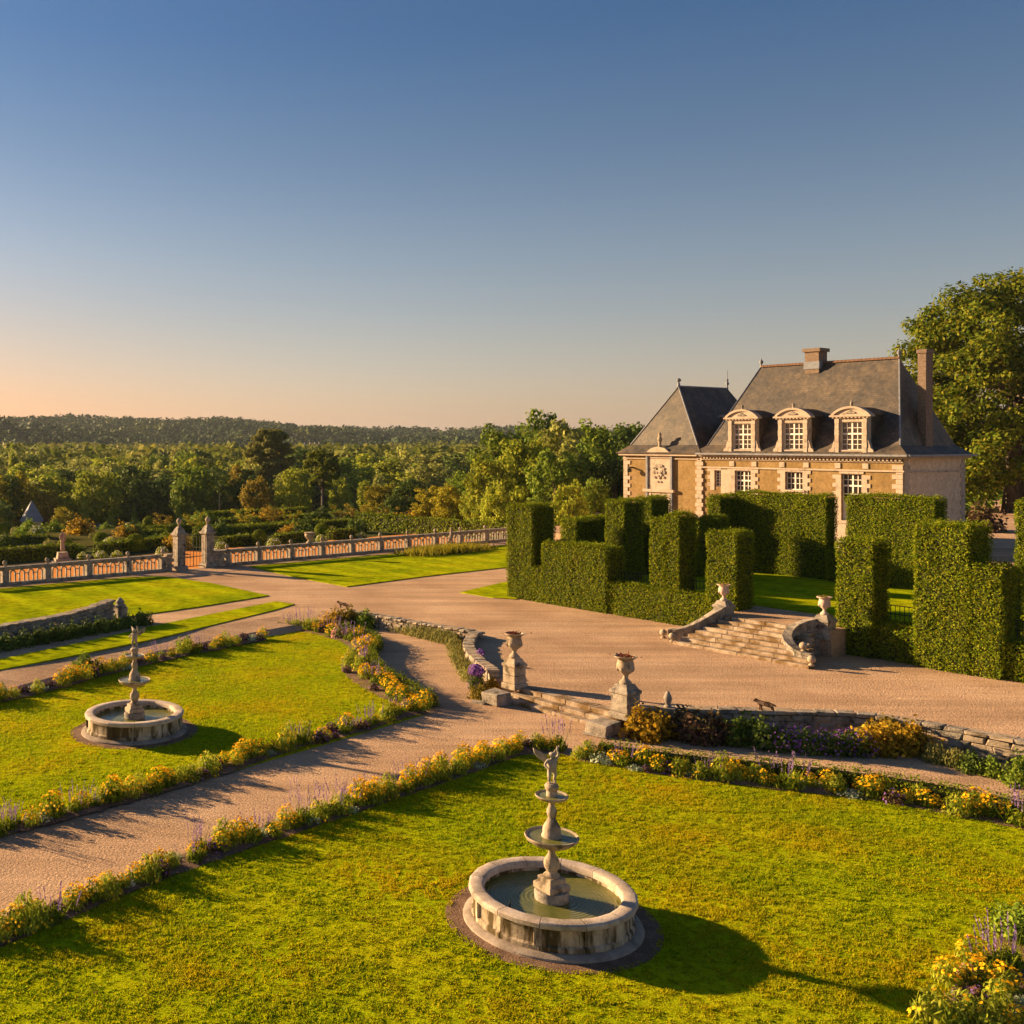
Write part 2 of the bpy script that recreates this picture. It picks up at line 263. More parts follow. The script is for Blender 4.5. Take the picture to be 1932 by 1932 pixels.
# ------------------------------------------------------------------ object helpers
def tag(o, label=None, cat=None, group=None, kind=None):
    for k, v in (('label', label), ('category', cat), ('group', group), ('kind', kind)):
        if v: o[k] = v
    return o
def thing(name, label, cat, loc=(0, 0, 0), rotz=0.0, group=None):
    o = bpy.data.objects.new(name, None); COL.objects.link(o); o.empty_display_size = 0.3
    o.location = loc; o.rotation_euler = (0, 0, rotz); return tag(o, label, cat, group)
def link(name, me, parent=None, loc=(0, 0, 0), rot=(0, 0, 0), scale=(1, 1, 1)):
    o = bpy.data.objects.new(name, me); COL.objects.link(o); o.parent = parent
    o.location = loc; o.rotation_euler = rot; o.scale = scale; return o
def copy_tree(o, parent=None):
    c = o.copy(); COL.objects.link(c); c.parent = parent
    for ch in list(o.children): copy_tree(ch, c)
    return c
class MB:
    def __init__(s): s.v = []; s.f = []
    def add(s, vs, fs):
        n = len(s.v); s.v += [tuple(v) for v in vs]; s.f += [tuple(i + n for i in f) for f in fs]; return s
    def box(s, x0, x1, y0, y1, z0, z1, jit=0.0):
        vs = [(x, y, z) for z in (z0, z1) for y in (y0, y1) for x in (x0, x1)]
        if jit: vs = [(x + random.uniform(-jit, jit), y + random.uniform(-jit, jit), z + random.uniform(-jit, jit)) for x, y, z in vs]
        return s.add(vs, [(0, 2, 3, 1), (4, 5, 7, 6), (0, 1, 5, 4), (2, 6, 7, 3), (0, 4, 6, 2), (1, 3, 7, 5)])
    def prism(s, poly, z0, z1):                     # poly in xy
        n = len(poly); vs = [(p[0], p[1], z0) for p in poly] + [(p[0], p[1], z1) for p in poly]
        return s.add(vs, [tuple(range(n))[::-1], tuple(range(n, 2 * n))] + [(i, (i + 1) % n, n + (i + 1) % n, n + i) for i in range(n)])
    def slab(s, poly, y0, y1):                      # poly in xz, extruded in y
        n = len(poly); vs = [(p[0], y0, p[1]) for p in poly] + [(p[0], y1, p[1]) for p in poly]
        return s.add(vs, [tuple(range(n)), tuple(range(n, 2 * n))[::-1]] + [(i, n + i, n + (i + 1) % n, (i + 1) % n) for i in range(n)])
    def lathe(s, prof, n=24, ang0=0.0, ang1=None, cx=0, cy=0, cap=True):
        full = ang1 is None; m = n if full else n + 1; tot = 2 * math.pi if full else ang1 - ang0
        vs = []
        for r, z in prof:
            for i in range(m):
                a = ang0 + tot * i / n; vs.append((cx + r * math.cos(a), cy + r * math.sin(a), z))
        fs = []
        for j in range(len(prof) - 1):
            for i in range(n):
                k = (i + 1) % m; fs.append((j * m + i, j * m + k, (j + 1) * m + k, (j + 1) * m + i))
        if full:
            if cap and prof[0][0] > 1e-4 and abs(prof[0][1] - prof[1][1]) > 1e-5: fs.append(tuple(range(m))[::-1])
            if cap and prof[-1][0] > 1e-4 and abs(prof[-1][1] - prof[-2][1]) > 1e-5: fs.append(tuple((len(prof) - 1) * m + i for i in range(m)))
        return s.add(vs, fs)
    def sq(s, prof, ang=0.0):                       # square lathe: half widths
        k = math.sqrt(2); return s.lathe([(r * k, z) for r, z in prof], 4, math.pi / 4 + ang, math.pi / 4 + ang + 2 * math.pi) if False else s._sq(prof)
    def _sq(s, prof):
        vs = []; 
        for r, z in prof: vs += [(-r, -r, z), (r, -r, z), (r, r, z), (-r, r, z)]
        fs = [(3, 2, 1, 0)] + [(j * 4 + i, j * 4 + (i + 1) % 4, j * 4 + 4 + (i + 1) % 4, j * 4 + 4 + i) for j in range(len(prof) - 1) for i in range(4)]
        e = (len(prof) - 1) * 4; fs.append((e, e + 1, e + 2, e + 3)); return s.add(vs, fs)
    def tube(s, path, radii, n=6):
        path = [Vector(p) for p in path]; vs = []
        for i, p in enumerate(path):
            d = (path[min(i + 1, len(path) - 1)] - path[max(i - 1, 0)]).normalized()
            u = d.cross(Vector((0, 0, 1)) if abs(d.z) < 0.9 else Vector((1, 0, 0))).normalized(); w = d.cross(u)
            for k in range(n):
                a = 2 * math.pi * k / n; vs.append(p + (u * math.cos(a) + w * math.sin(a)) * radii[i])
        fs = [(j * n + i, j * n + (i + 1) % n, (j + 1) * n + (i + 1) % n, (j + 1) * n + i) for j in range(len(path) - 1) for i in range(n)]
        fs += [tuple(range(n))[::-1], tuple((len(path) - 1) * n + i for i in range(n))]
        return s.add(vs, fs)
    def mesh(s, name, mat, smooth=False, bevel=0.0, recalc=True):
        me = bpy.data.meshes.new(name); me.from_pydata(s.v, [], s.f); me.materials.append(mat)
        if recalc or bevel:
            bm = bmesh.new(); bm.from_mesh(me); bmesh.ops.recalc_face_normals(bm, faces=bm.faces)
            if bevel: bmesh.ops.bevel(bm, geom=list(bm.edges), offset=bevel, segments=1, affect='EDGES')
            bm.to_mesh(me); bm.free()
        if smooth:
            me.polygons.foreach_set('use_smooth', [True] * len(me.polygons))
            try: me.set_sharp_from_angle(angle=R(40))
            except Exception: pass
        return me
    def obj(s, name, mat, parent=None, loc=(0, 0, 0), rot=(0, 0, 0), smooth=False, bevel=0.0):
        return link(name, s.mesh(name, mat, smooth, bevel), parent, loc, rot)
def quad_mesh(name, V, mat):
    V = np.ascontiguousarray(V, dtype=np.float32); n = V.shape[0]; k = V.shape[1]
    me = bpy.data.meshes.new(name); me.vertices.add(n * k); me.vertices.foreach_set('co', V.reshape(-1))
    me.loops.add(n * k); me.loops.foreach_set('vertex_index', np.arange(n * k, dtype=np.int32))
    me.polygons.add(n); me.polygons.foreach_set('loop_start', np.arange(0, n * k, k, dtype=np.int32))
    try: me.polygons.foreach_set('loop_total', np.full(n, k, dtype=np.int32))
    except Exception: pass
    me.update(calc_edges=True); me.materials.append(mat); return me
def unit(v): return v / np.maximum(np.linalg.norm(v, axis=-1, keepdims=True), 1e-6)
def cards(C, N, size, aspect=0.55, up=None):
    n = len(C); N = unit(N); T = rng.normal(size=(n, 3)) if up is None else np.tile(up, (n, 1)) + rng.normal(size=(n, 3)) * 0.35
    U = unit(T - (T * N).sum(1, keepdims=True) * N); Vv = np.cross(N, U)
    s = np.asarray(size).reshape(-1, 1) * np.ones((n, 1))
    return np.stack([C + U * s, C + Vv * s * aspect, C - U * s, C - Vv * s * aspect], axis=1)
def ball(n, shell=0.5):
    d = unit(rng.normal(size=(n, 3))); r = (shell + (1 - shell) * rng.random((n, 1))) ; return d * r, d
def poly_sheet(name, pts, z, mat, kind='structure', depth=0.0):
    mb = MB(); n = len(pts)
    if depth: mb.prism([(p[0], p[1]) for p in pts], z - depth, z)
    else: mb.add([(p[0], p[1], z) for p in pts], [tuple(range(n))])
    me = mb.mesh(name, mat)
    if not depth and me.polygons[0].normal.z < 0: me.flip_normals()
    return tag(link(name, me), kind=kind)
def smooth_line(pts, step):
    """resample a polyline at an even step with Catmull-Rom smoothing"""
    P = [Vector(p) for p in pts]; out = []
    for i in range(len(P) - 1):
        p0 = P[max(i - 1, 0)]; p1 = P[i]; p2 = P[i + 1]; p3 = P[min(i + 2, len(P) - 1)]
        for k in range(24):
            t = k / 24; out.append(0.5 * ((2 * p1) + (p2 - p0) * t + (2 * p0 - 5 * p1 + 4 * p2 - p3) * t * t + (3 * p1 - p0 - 3 * p2 + p3) * t ** 3))
    out.append(P[-1]); res = [out[0]]; acc = 0.0
    for a, b in zip(out[:-1], out[1:]):
        L = (b - a).length
        while acc + L >= step and L > 1e-9:
            t = (step - acc) / L; a = a.lerp(b, t); res.append(a.copy()); L = (b - a).length; acc = 0.0
        acc += L
    return res
WORDS = ['first', 'second', 'third', 'fourth', 'fifth', 'sixth', 'seventh', 'eighth', 'ninth', 'tenth', 'eleventh', 'twelfth', 'thirteenth', 'fourteenth',
         'fifteenth', 'sixteenth', 'seventeenth', 'eighteenth', 'nineteenth', 'twentieth']
TENS = {20: 'twenty', 30: 'thirty', 40: 'forty', 50: 'fifty'}
def nth(i):
    if i < 20: return WORDS[i]
    k = i + 1; t = k // 10 * 10
    return (TENS[t][:-1] + 'ieth') if k == t else TENS[t] + '-' + WORDS[k - t - 1]
# ================================================================== THE GROUND
P_BAL0, P_BAL1 = Vector((-14.1, 55.5, 0)), Vector((18.7, 80.9, 0))
BAL_D = (P_BAL1 - P_BAL0).normalized(); BAL_N = Vector((-BAL_D.y, BAL_D.x, 0))
def sstep(a, b, x):
    t = np.clip((x - a) / (b - a), 0, 1); return t * t * (3 - 2 * t)
HX = np.array([-400, 0, 200, 350, 450, 600, 760, 950, 1400]); HY = np.array([786, 789, 796, 801, 797, 806, 815, 816, 820])
def ground_z(X, Y):
    X = np.asarray(X, float); Y = np.asarray(Y, float)
    s = (X - P_BAL0.x) * BAL_N.x + (Y - P_BAL0.y) * BAL_N.y
    z = -0.45 - 0.15 * sstep(-1, 0.6, s) - 4.6 * sstep(38, 64, s) - 3.8 * sstep(70, 120, s)
    px = X0 + F * X / np.maximum(Y, 1.0)
    top = CAMZ + (YH - np.interp(px, HX, HY)) * 1500 / F - 11.5
    hill = sstep(760, 1480, Y); z = z + hill * (top + 9.0) * (Y > 400)
    ridge = np.exp(-((Y - 980 - 0.25 * X) / 130) ** 2) * np.clip((420 - px) / 420, 0, 1.2) * 17
    z = z + ridge * (Y > 400) + (np.sin(X * 0.013 + Y * 0.007) * 3.0 + np.sin(X * 0.031 - Y * 0.011) * 1.8) * sstep(500, 900, Y)
    return z
xs = np.concatenate([np.linspace(-2500, -260, 20), np.linspace(-240, -60, 19), np.linspace(-55, 75, 53), np.linspace(80, 300, 23), np.linspace(330, 3000, 24)])
ys = np.concatenate([np.linspace(-300, 20, 8), np.linspace(25, 200, 71), np.linspace(205, 420, 30), np.linspace(440, 1600, 59), np.linspace(1700, 6000, 14)])
GX, GY = np.meshgrid(xs, ys); GZ = ground_z(GX, GY)
nx, ny = len(xs), len(ys); V = np.stack([GX, GY, GZ], -1).reshape(-1, 3)
Fc = [(j * nx + i, j * nx + i + 1, (j + 1) * nx + i + 1, (j + 1) * nx + i) for j in range(ny - 1) for i in range(nx - 1)]
me = bpy.data.meshes.new('ground'); me.from_pydata(V.tolist(), [], Fc); me.materials.append(WOODLAND)
me.polygons.foreach_set('use_smooth', [True] * len(me.polygons)); tag(link('ground', me), kind='structure')

# parterre gravel, the lower level
poly_sheet('parterre_path', [(-30, 3), (40, 3), (40, 47), (-30, 47)], 0.0, GRAVEL)
# retaining wall line of the terrace (world points at its coping)
WALL_L = [(3.7, 46.0), (6.0, 43.4), (8.35, 40.8)]
WALL_C = [(8.45, 40.75), (8.03, 40.1), (7.46, 38.07), (7.30, 36.44), (7.34, 34.8), (7.45, 33.6)]
WALL_R = [(10.45, 29.0), (11.8, 28.95), (14.0, 28.7), (16.5, 28.2), (18.9, 25.7), (22.5, 20.8), (26, 16)]
RN = [at(-330, 1420, .20), at(-150, 1345, .20), at(0, 1303, .20), at(150, 1264, .20), at(300, 1228, .20), at(450, 1198, .20), at(600, 1171, .24), Vector((3.7, 46.05, ZT))]
RF = [p_ + Vector((-.78, .62, 0)) * (1.5 if i_ < 7 else 0.9) for i_, p_ in enumerate(RN)]
ROAD_EDGE = [tuple(p_.xy) for p_ in RF] + [(3.7, 46.05)]
st_top_l, st_top_r = ab(-22.75, 24.62), ab(-19.05, 24.62)
terr = [(-45, 5)] + ROAD_EDGE + WALL_L[1:] + WALL_C[1:] + [tuple(st_top_l.xy), tuple(st_top_r.xy)] + WALL_R + [(45, 5), (60, 40)] + \
       [tuple(ab(-36, 60).xy), tuple(ab(-54, 60).xy), (30, 90.0)] + [tuple((P_BAL1 + BAL_D * 2).xy), tuple(P_BAL0.xy), tuple((P_BAL0 - BAL_D * 36).xy)]
poly_sheet('terrace', terr, ZT, GRAVEL, depth=0.7)
# the road dips gently from the court to the edge of the parterre
vb = MB()
for i, (p_, q_) in enumerate(zip(RN, RF)):
    vb.v += [(p_.x + .36, p_.y - .28, 0.012), tuple(p_), (q_.x, q_.y, ZT + 0.004)]
    if i: a_ = 3 * i; vb.f += [(a_ - 3, a_, a_ + 1, a_ - 2), (a_ - 2, a_ + 1, a_ + 2, a_ - 1)]
tag(vb.obj('road', GRAVEL), kind='structure')
# upper garden level round the house
up_poly = [ab(-36, 39.0), ab(-24.45, 39.0), ab(-24.45, 37.1), ab(-19.9, 37.1), ab(-19.9, 39.0), ab(16, 39.0), ab(60, 60), ab(60, 190), ab(-90, 190), ab(-90, 100), ab(-54, 60), ab(-36, 60)]
poly_sheet('upper_garden', [p.xy for p in up_poly], ZU, GRAVEL, depth=1.6)
poly_sheet('house_lawn', [ab(a, b).xy for a, b in ((-36, 40.2), (14, 40.2), (14, 60), (-29.5, 60), (-29.5, 50.5), (-36, 50.5))], ZU + 0.03, LAWN_FAR, depth=0.03)
# lawns on the court
def lawn_px(name, px, z, mat, depth=0.05):
    return poly_sheet(name, [at(x, y, z).xy for x, y in px], z, mat, depth=depth)
LAWN_N = [(-80, 1824), (150, 1722), (400, 1625), (700, 1525), (900, 1456), (985, 1424), (1060, 1424), (1180, 1446), (1400, 1474), (1650, 1505), (1850, 1543), (2050, 1582), (2350, 1670), (2350, 2400), (-80, 2400)]
LAWN_L = [(-80, 1598), (200, 1520), (450, 1450), (640, 1395), (740, 1365), (800, 1347), (745, 1322), (690, 1290), (655, 1262), (655, 1242), (690, 1224), (640, 1200), (560, 1184), (520, 1186), (420, 1206), (300, 1231), (150, 1268), (-80, 1335)]
lawn_px('parterre_lawn', LAWN_N, 0.03, LAWN); lawn_px('parterre_lawn', LAWN_L, 0.03, LAWN)
lawn_px('court_lawn', [(-120, 1119), (0, 1110), (240, 1089), (310, 1087), (400, 1100), (507, 1123), (370, 1145), (232, 1164), (0, 1180), (-120, 1190)], ZT + 0.05, LAWN_FAR)
lawn_px('court_lawn', [(470, 1068), (700, 1048), (953, 1028), (1010, 1024), (1010, 1062), (953, 1070), (800, 1087), (655, 1106), (560, 1089)], ZT + 0.05, LAWN_FAR)
lawn_px('grass_verge', [(-120, 1268), (0, 1243), (170, 1208), (300, 1178), (520, 1134), (556, 1139), (520, 1150), (300, 1203), (120, 1240), (0, 1263), (-120, 1288)], ZT + 0.04, LAWN_FAR)
lawn_px('grass_verge', [(868, 1117), (950, 1098), (975, 1096), (975, 1130), (930, 1127)], ZT + 0.04, LAWN_FAR)
# sunlit sand walk and beds behind the balustrade
gw = [P_BAL0 - BAL_D * 30 + BAL_N * 0.3, P_BAL1 + BAL_D * 12 + BAL_N * 0.3, P_BAL1 + BAL_D * 12 + BAL_N * 16, P_BAL0 - BAL_D * 30 + BAL_N * 16]
poly_sheet('garden_walk', [p.xy for p in gw], -0.55, SAND)
gl = [P_BAL0 - BAL_D * 40 + BAL_N * 24, P_BAL1 + BAL_D * 10 + BAL_N * 24, P_BAL1 + BAL_D * 10 + BAL_N * 37, P_BAL0 - BAL_D * 40 + BAL_N * 37]
poly_sheet('garden_grass', [p.xy for p in gl], -0.53, MEADOW)
# gravel drive at the right behind the hedges
poly_sheet('drive', [at(x, y, ZU).xy for x, y in ((1800, 1075), (1960, 1085), (2100, 1060), (2050, 985), (1890, 975), (1840, 1010), (1820, 1040))], ZU + 0.06, GRAVEL)

# ------------------------------------------------------------------ grass blades on the near lawns
def inside(px, py, poly):
    c = np.zeros(len(px), bool); n = len(poly)
    for i in range(n):
        x1, y1 = poly[i]; x2, y2 = poly[(i + 1) % n]
        cond = (y1 > py) != (y2 > py); xi = (x2 - x1) * (py - y1) / (y2 - y1 + 1e-12) + x1
        c ^= cond & (px < xi)
    return c
def vnoise(x, y, s):
    x = x * s; y = y * s; xi = np.floor(x).astype(int); yi = np.floor(y).astype(int); fx = x - xi; fy = y - yi
    fx = fx * fx * (3 - 2 * fx); fy = fy * fy * (3 - 2 * fy)
    def h(a, b):
        v = (a * 374761393 + b * 668265263) & 0x7fffffff; v = ((v ^ (v >> 13)) * 1274126177) & 0x7fffffff; return (v & 0xffff) / 65535.0
    return (h(xi, yi) * (1 - fx) + h(xi + 1, yi) * fx) * (1 - fy) + (h(xi, yi + 1) * (1 - fx) + h(xi + 1, yi + 1) * fx) * fy
def grass(name, px, dens, skip, lo, hi):
    poly = [tuple(at(x, y, 0.03).xy) for x, y in px]; P = np.array(poly)
    x0, x1 = max(P[:, 0].min(), -11), min(P[:, 0].max(), 16); y0, y1 = max(P[:, 1].min(), 13.6), P[:, 1].max()
    n = int((x1 - x0) * (y1 - y0) * dens); X = rng.uniform(x0, x1, n); Y = rng.uniform(y0, y1, n)
    pxl = X0 + F * X / Y; k = inside(X, Y, poly) & (np.hypot(X - skip[0], Y - skip[1]) > skip[2]) & (pxl > -60) & (pxl < 2000)
    t = vnoise(X, Y, 0.9) * 0.25 + vnoise(X, Y, 6.5) * 0.40 + vnoise(X + 40, Y, 15) * 0.35
    k &= rng.random(n) < np.clip((t - 0.30) * 3.2, 0.05, 1.0)
    X, Y, t = X[k], Y[k], t[k]; n = len(X)
    h = (lo + (hi - lo) * rng.random(n)) * (0.35 + 1.5 * t * t + 0.3 * t); a = rng.uniform(0, 2 * np.pi, n); w = 0.006 + 0.010 * rng.random(n)
    lean = rng.normal(size=(n, 2)) * 0.55 * h[:, None]
    B = np.stack([X, Y, np.full(n, 0.028)], 1); S = np.stack([np.cos(a) * w, np.sin(a) * w, np.zeros(n)], 1)
    T = B + np.stack([lean[:, 0], lean[:, 1], h], 1)
    me = quad_mesh(name, np.stack([B - S, B + S, T], 1), GRASS); return tag(link(name, me), kind='stuff')
FN, FL = (4.78, 17.32), (-3.61, 28.75)
grass('lawn_grass', LAWN_N, 3000, (*FN, 1.66), 0.016, 0.042)
grass('lawn_grass', LAWN_L, 1500, (*FL, 1.66), 0.018, 0.045)

n = 1500; X = rng.uniform(-6, 15, n); Y = rng.uniform(13.8, 27, n); k = inside(X, Y, [tuple(at(x, y, 0.03).xy) for x, y in LAWN_N]) & (np.hypot(X - FN[0], Y - FN[1]) > 1.8) & (rng.random(n) < vnoise(X, Y, 0.6) ** 2 * 1.6)
X, Y = X[k], Y[k]; n = len(X); C = np.stack([X, Y, np.full(n, 0.068)], 1)
tag(link('fallen_leaves', quad_mesh('fallen_leaves', cards(C, rng.normal(size=(n, 3)) * 0.3 + (0, 0, 1), 0.022 + 0.018 * rng.random(n), 0.6), LEAF['rust'])), 'dry fallen leaves scattered thinly over the near lawn', kind='stuff')
# ================================================================== TREES
def limb_tree(h, r0, limbs, bend=0.3, seed=0, n=7):
    rd = random.Random(seed); mb = MB(); path = [(0, 0, -0.3)]; rad = [r0 * 1.35]
    for i in range(1, 6):
        t = i / 5; path.append((rd.uniform(-bend, bend) * t, rd.uniform(-bend, bend) * t, h * t)); rad.append(r0 * (1 - 0.72 * t))
    mb.tube(path, rad, n)
    for c in limbs:
        t = rd.uniform(0.45, 0.85); i = min(int(t * 5), 4); f = t * 5 - i
        s = Vector(path[i]).lerp(Vector(path[i + 1]), f); m = s.lerp(Vector(c), 0.5) + Vector((0, 0, 0.15 * h * rd.uniform(0.1, 0.6)))
        mb.tube([s, m, c], [r0 * 0.38 * (1.2 - t), r0 * 0.22 * (1.2 - t), r0 * 0.06], 5)
    return mb
def crown_cards(clumps, per, leaf, flat=0.25, aspect=0.6):
    Cs, Ns, Ss = [], [], []
    for c, r in clumps:
        n = max(6, int(per * (r[0] * r[1]) / 1.0)) if isinstance(r, tuple) else max(6, int(per * r * r)); rr = np.array(r if isinstance(r, tuple) else (r, r, r * 0.8))
        p, d = ball(n, 0.45); Cs.append(np.array(c) + p * rr); N = d + rng.normal(size=(n, 3)) * 0.5; N[:, 2] += flat; Ns.append(N)
        Ss.append(leaf * (0.6 + 0.8 * rng.random(n)))
    return cards(np.concatenate(Cs), np.concatenate(Ns), np.concatenate(Ss), aspect)
def ell_clumps(n, rx, rz, cz, rc, seed, low=-0.75, lump=0.22):
    rd = random.Random(seed); out = []
    for i in range(n):
        while True:
            v = Vector((rd.gauss(0, 1), rd.gauss(0, 1), rd.gauss(0, 1))).normalized()
            if v.z > low: break
        q = rd.uniform(0.45, 1.0) ** 0.6 * (1 + rd.uniform(-lump, lump)); out.append(((v.x * rx * q, v.y * rx * q, cz + v.z * rz * q), rc * rd.uniform(0.7, 1.35)))
    return out
TREE = {}
def proto(kind, crown, trunk): TREE.setdefault(kind, []).append((crown, trunk))
for s in range(4):       # broad round crowns, 10 m tall
    cl = ell_clumps(84, 3.4, 4.5, 5.3, 1.05, s, low=-0.9); V_ = crown_cards(cl, 52, 0.25)
    tr = limb_tree(6.5, 0.32, [c for c, r in cl[:9]], seed=s).mesh('trunk', BARK)
    for col in ('mid', 'dark', 'lime', 'pale', 'gold', 'rust'):
        proto('round_' + col, quad_mesh('crown', V_, LEAF[col]), tr)
for s in range(3):       # tall narrow crowns, 12 m tall
    cl = ell_clumps(52, 2.0, 5.4, 6.6, 0.95, s + 20, low=-0.95); V_ = crown_cards(cl, 46, 0.28)
    tr = limb_tree(9, 0.26, [c for c, r in cl[:6]], seed=s + 3).mesh('trunk', BARK)
    for col in ('pale', 'lime', 'mid', 'dark'):
        proto('tall_' + col, quad_mesh('crown', V_, LEAF[col]), tr)
for s in range(2):       # conical young tree, 5 m
    cl = [((random.gauss(0, 0.10), random.gauss(0, 0.10), z), (0.12 + 1.15 * (1 - z / 5.2)) ) for z in np.linspace(0.7, 5.0, 16)]
    proto('cone_lime', quad_mesh('crown', crown_cards(cl, 70, 0.17), LEAF['lime']), limb_tree(3.5, 0.09, [], 0.05, s).mesh('trunk', BARK))
    proto('cone_mid', quad_mesh('crown', crown_cards(cl, 70, 0.17), LEAF['mid']), limb_tree(3.5, 0.09, [], 0.05, s).mesh('trunk', BARK))
for s in range(3):       # open vase-shaped shrub trees in autumn colour, 4 m
    rd = random.Random(s + 50); cl = []
    for i in range(26):
        a = rd.uniform(0, 6.28); t = rd.uniform(0.25, 1); cl.append(((math.cos(a) * 1.7 * t, math.sin(a) * 1.7 * t, 0.8 + 2.9 * t * rd.uniform(0.45, 1)), 0.45 * rd.uniform(0.6, 1.2)))
    for col in ('gold', 'rust'):
        proto('vase_' + col, quad_mesh('crown', crown_cards(cl, 120, 0.13), LEAF[col]), limb_tree(1.4, 0.09, [c for c, r in cl[:10]], 0.1, s).mesh('trunk', BARK))
cl = []                  # cedar: flat tiers
rd = random.Random(4)
for z, rr in ((2.0, 4.4), (3.3, 5.0), (4.6, 5.4), (5.9, 5.6), (7.2, 5.5), (8.5, 5.2), (9.7, 4.7), (10.8, 4.0), (11.7, 3.0), (12.3, 2.0)):
    for i in range(int(7 + rr * 5.0)):
        a = rd.uniform(0, 6.28); q = rr * math.sqrt(rd.uniform(0.08, 1)) ; cl.append(((math.cos(a) * q, math.sin(a) * q, z + rd.uniform(-.35, .35)), (1.2, 1.2, 0.38)))
proto('cedar', quad_mesh('crown', crown_cards(cl, 85, 0.26, 0.9), LEAF['cedar']), limb_tree(11, 0.5, [c for c, r in cl[:16]], 0.2, 5).mesh('trunk', BARK))
cl = []                  # umbrella pine: bare trunk, layered top
for z, rr in ((6.6, 2.0), (7.6, 3.2), (8.6, 3.6), (9.6, 3.4), (10.4, 2.4)):
    for i in range(int(4 + rr * 2.8)):
        a = rd.uniform(0, 6.28); q = rr * math.sqrt(rd.uniform(0.08, 1)); cl.append(((math.cos(a) * q, math.sin(a) * q, z + rd.uniform(-.3, .3)), (0.95, 0.95, 0.42)))
proto('umbrella_pine', quad_mesh('crown', crown_cards(cl, 120, 0.22, 0.8), LEAF['chest']), limb_tree(9.6, 0.30, [c for c, r in cl[:14]], 0.12, 6).mesh('trunk', BARK_PALE))
# the great tree at the right behind the house, 23 m
cl = ell_clumps(230, 10.0, 9.6, 13.2, 1.55, 77, low=-0.85, lump=0.16)
for s in range(150): # hanging lower skirts
    a = rd.uniform(0, 6.28); q = rd.uniform(0.5, 1.0) * 9.6; cl.append(((math.cos(a) * q, math.sin(a) * q, rd.uniform(1.8, 9.5)), rd.uniform(1.0, 1.7)))
proto('great', quad_mesh('crown', crown_cards(cl, 110, 0.22, 0.5, 0.5), LEAF['chest']), limb_tree(17, 0.85, [c for c, r in cl[::12]], 0.5, 8, 9).mesh('trunk', BARK))

def plant_tree(kind, var, loc, h, w, name, label, cat='tree', group=None, zrot=None):
    crown, trunk = TREE[kind][var % len(TREE[kind])]
    t = thing(name, label, cat, loc, random.uniform(0, 6.28) if zrot is None else zrot, group); t.scale = (w, w, h)
    link('trunk', trunk, t); link('crown', crown, t); return t
HREF = {'round': 10.0, 'tall': 12.2, 'cone': 5.1, 'vase': 4.0, 'cedar': 12.6, 'umbrella': 10.9, 'great': 23.4}
WREF = {'round': 4.0, 'tall': 2.6, 'cone': 1.1, 'vase': 2.0, 'cedar': 6.0, 'umbrella': 4.4, 'great': 11.0}
def tree_px(kind, x, ytop, Y, halfw, name, label, zb=None, var=0, group=None):
    """tree whose top shows at (x, ytop) at depth Y with a crown halfw pixels to each side"""
    p = at_d(x, ytop, Y); zb = float(ground_z(p.x, p.y)) if zb is None else zb; key = kind.split('_')[0]
    return plant_tree(kind, var, (p.x, p.y, zb), (p.z - zb) / HREF[key], halfw * Y / F / WREF[key], name, label, group=group)

plant_tree('great', 0, (*at_d(1912, 960, 100).xy, ZU), 1.0, 0.96, 'chestnut_tree', 'tall broad chestnut tree behind the right end of the house', zrot=2.0)
# grove left of the house
GROVE = [('round_mid', 948, 800, 108, 50, 'left-most broad tree of the grove beside the house, in front of the hills'),
 ('round_lime', 985, 825, 104, 46, 'yellow-green lower tree in front of the grove left of the house'),
 ('round_mid', 1012, 783, 116, 44, 'tallest pointed tree of the grove left of the house'),
 ('round_pale', 1065, 796, 112, 46, 'olive-green rounded tree in the middle of the grove'),
 ('round_mid', 1125, 791, 118, 50, 'broad tree of the grove next to the house roof'),
 ('round_dark', 1185, 796, 122, 46, 'dark tree of the grove touching the pavilion roof'),
 ('round_mid', 1100, 845, 102, 45, 'mid-height tree behind the tall hedge, left of the pavilion'),
 ('round_mid', 1045, 850, 98, 40, 'leafy tree above the left-most clipped hedge'),
 ('round_lime', 920, 858, 95, 34, 'small bright tree at the left edge of the grove'),
 ('round_dark', 1160, 862, 100, 36, 'dark tree immediately left of the pavilion wall'),
 ('round_mid', 870, 893, 110, 30, 'bushy tree left of the grove above the long hedge'),
 ('round_gold', 810, 918, 112, 26, 'golden-green round bush behind the long clipped hedge'),
 ('round_gold', 848, 912, 106, 27, 'second golden bush behind the long clipped hedge'),
 ('round_lime', 895, 925, 100, 22, 'small lime-green bush right of the golden bushes'),
 ('round_lime', 935, 915, 92, 26, 'lime-green bush beside the corner of the tall clipped hedge'),
 ('round_dark', 770, 905, 125, 26, 'dark bush at the left end of the golden bushes'),
 ('round_lime', 1075, 905, 84, 26, 'pale green bush behind the low part of the hedge'),
 ('round_mid', 1120, 900, 86, 26, 'green bush between two clipped hedge pillars')]
for i, (k, x, y, Y, w, lab) in enumerate(GROVE):
    tree_px(k, x, y, Y, w * 1.3, 'grove_tree', lab, -0.6, i, 'trees left of the house')
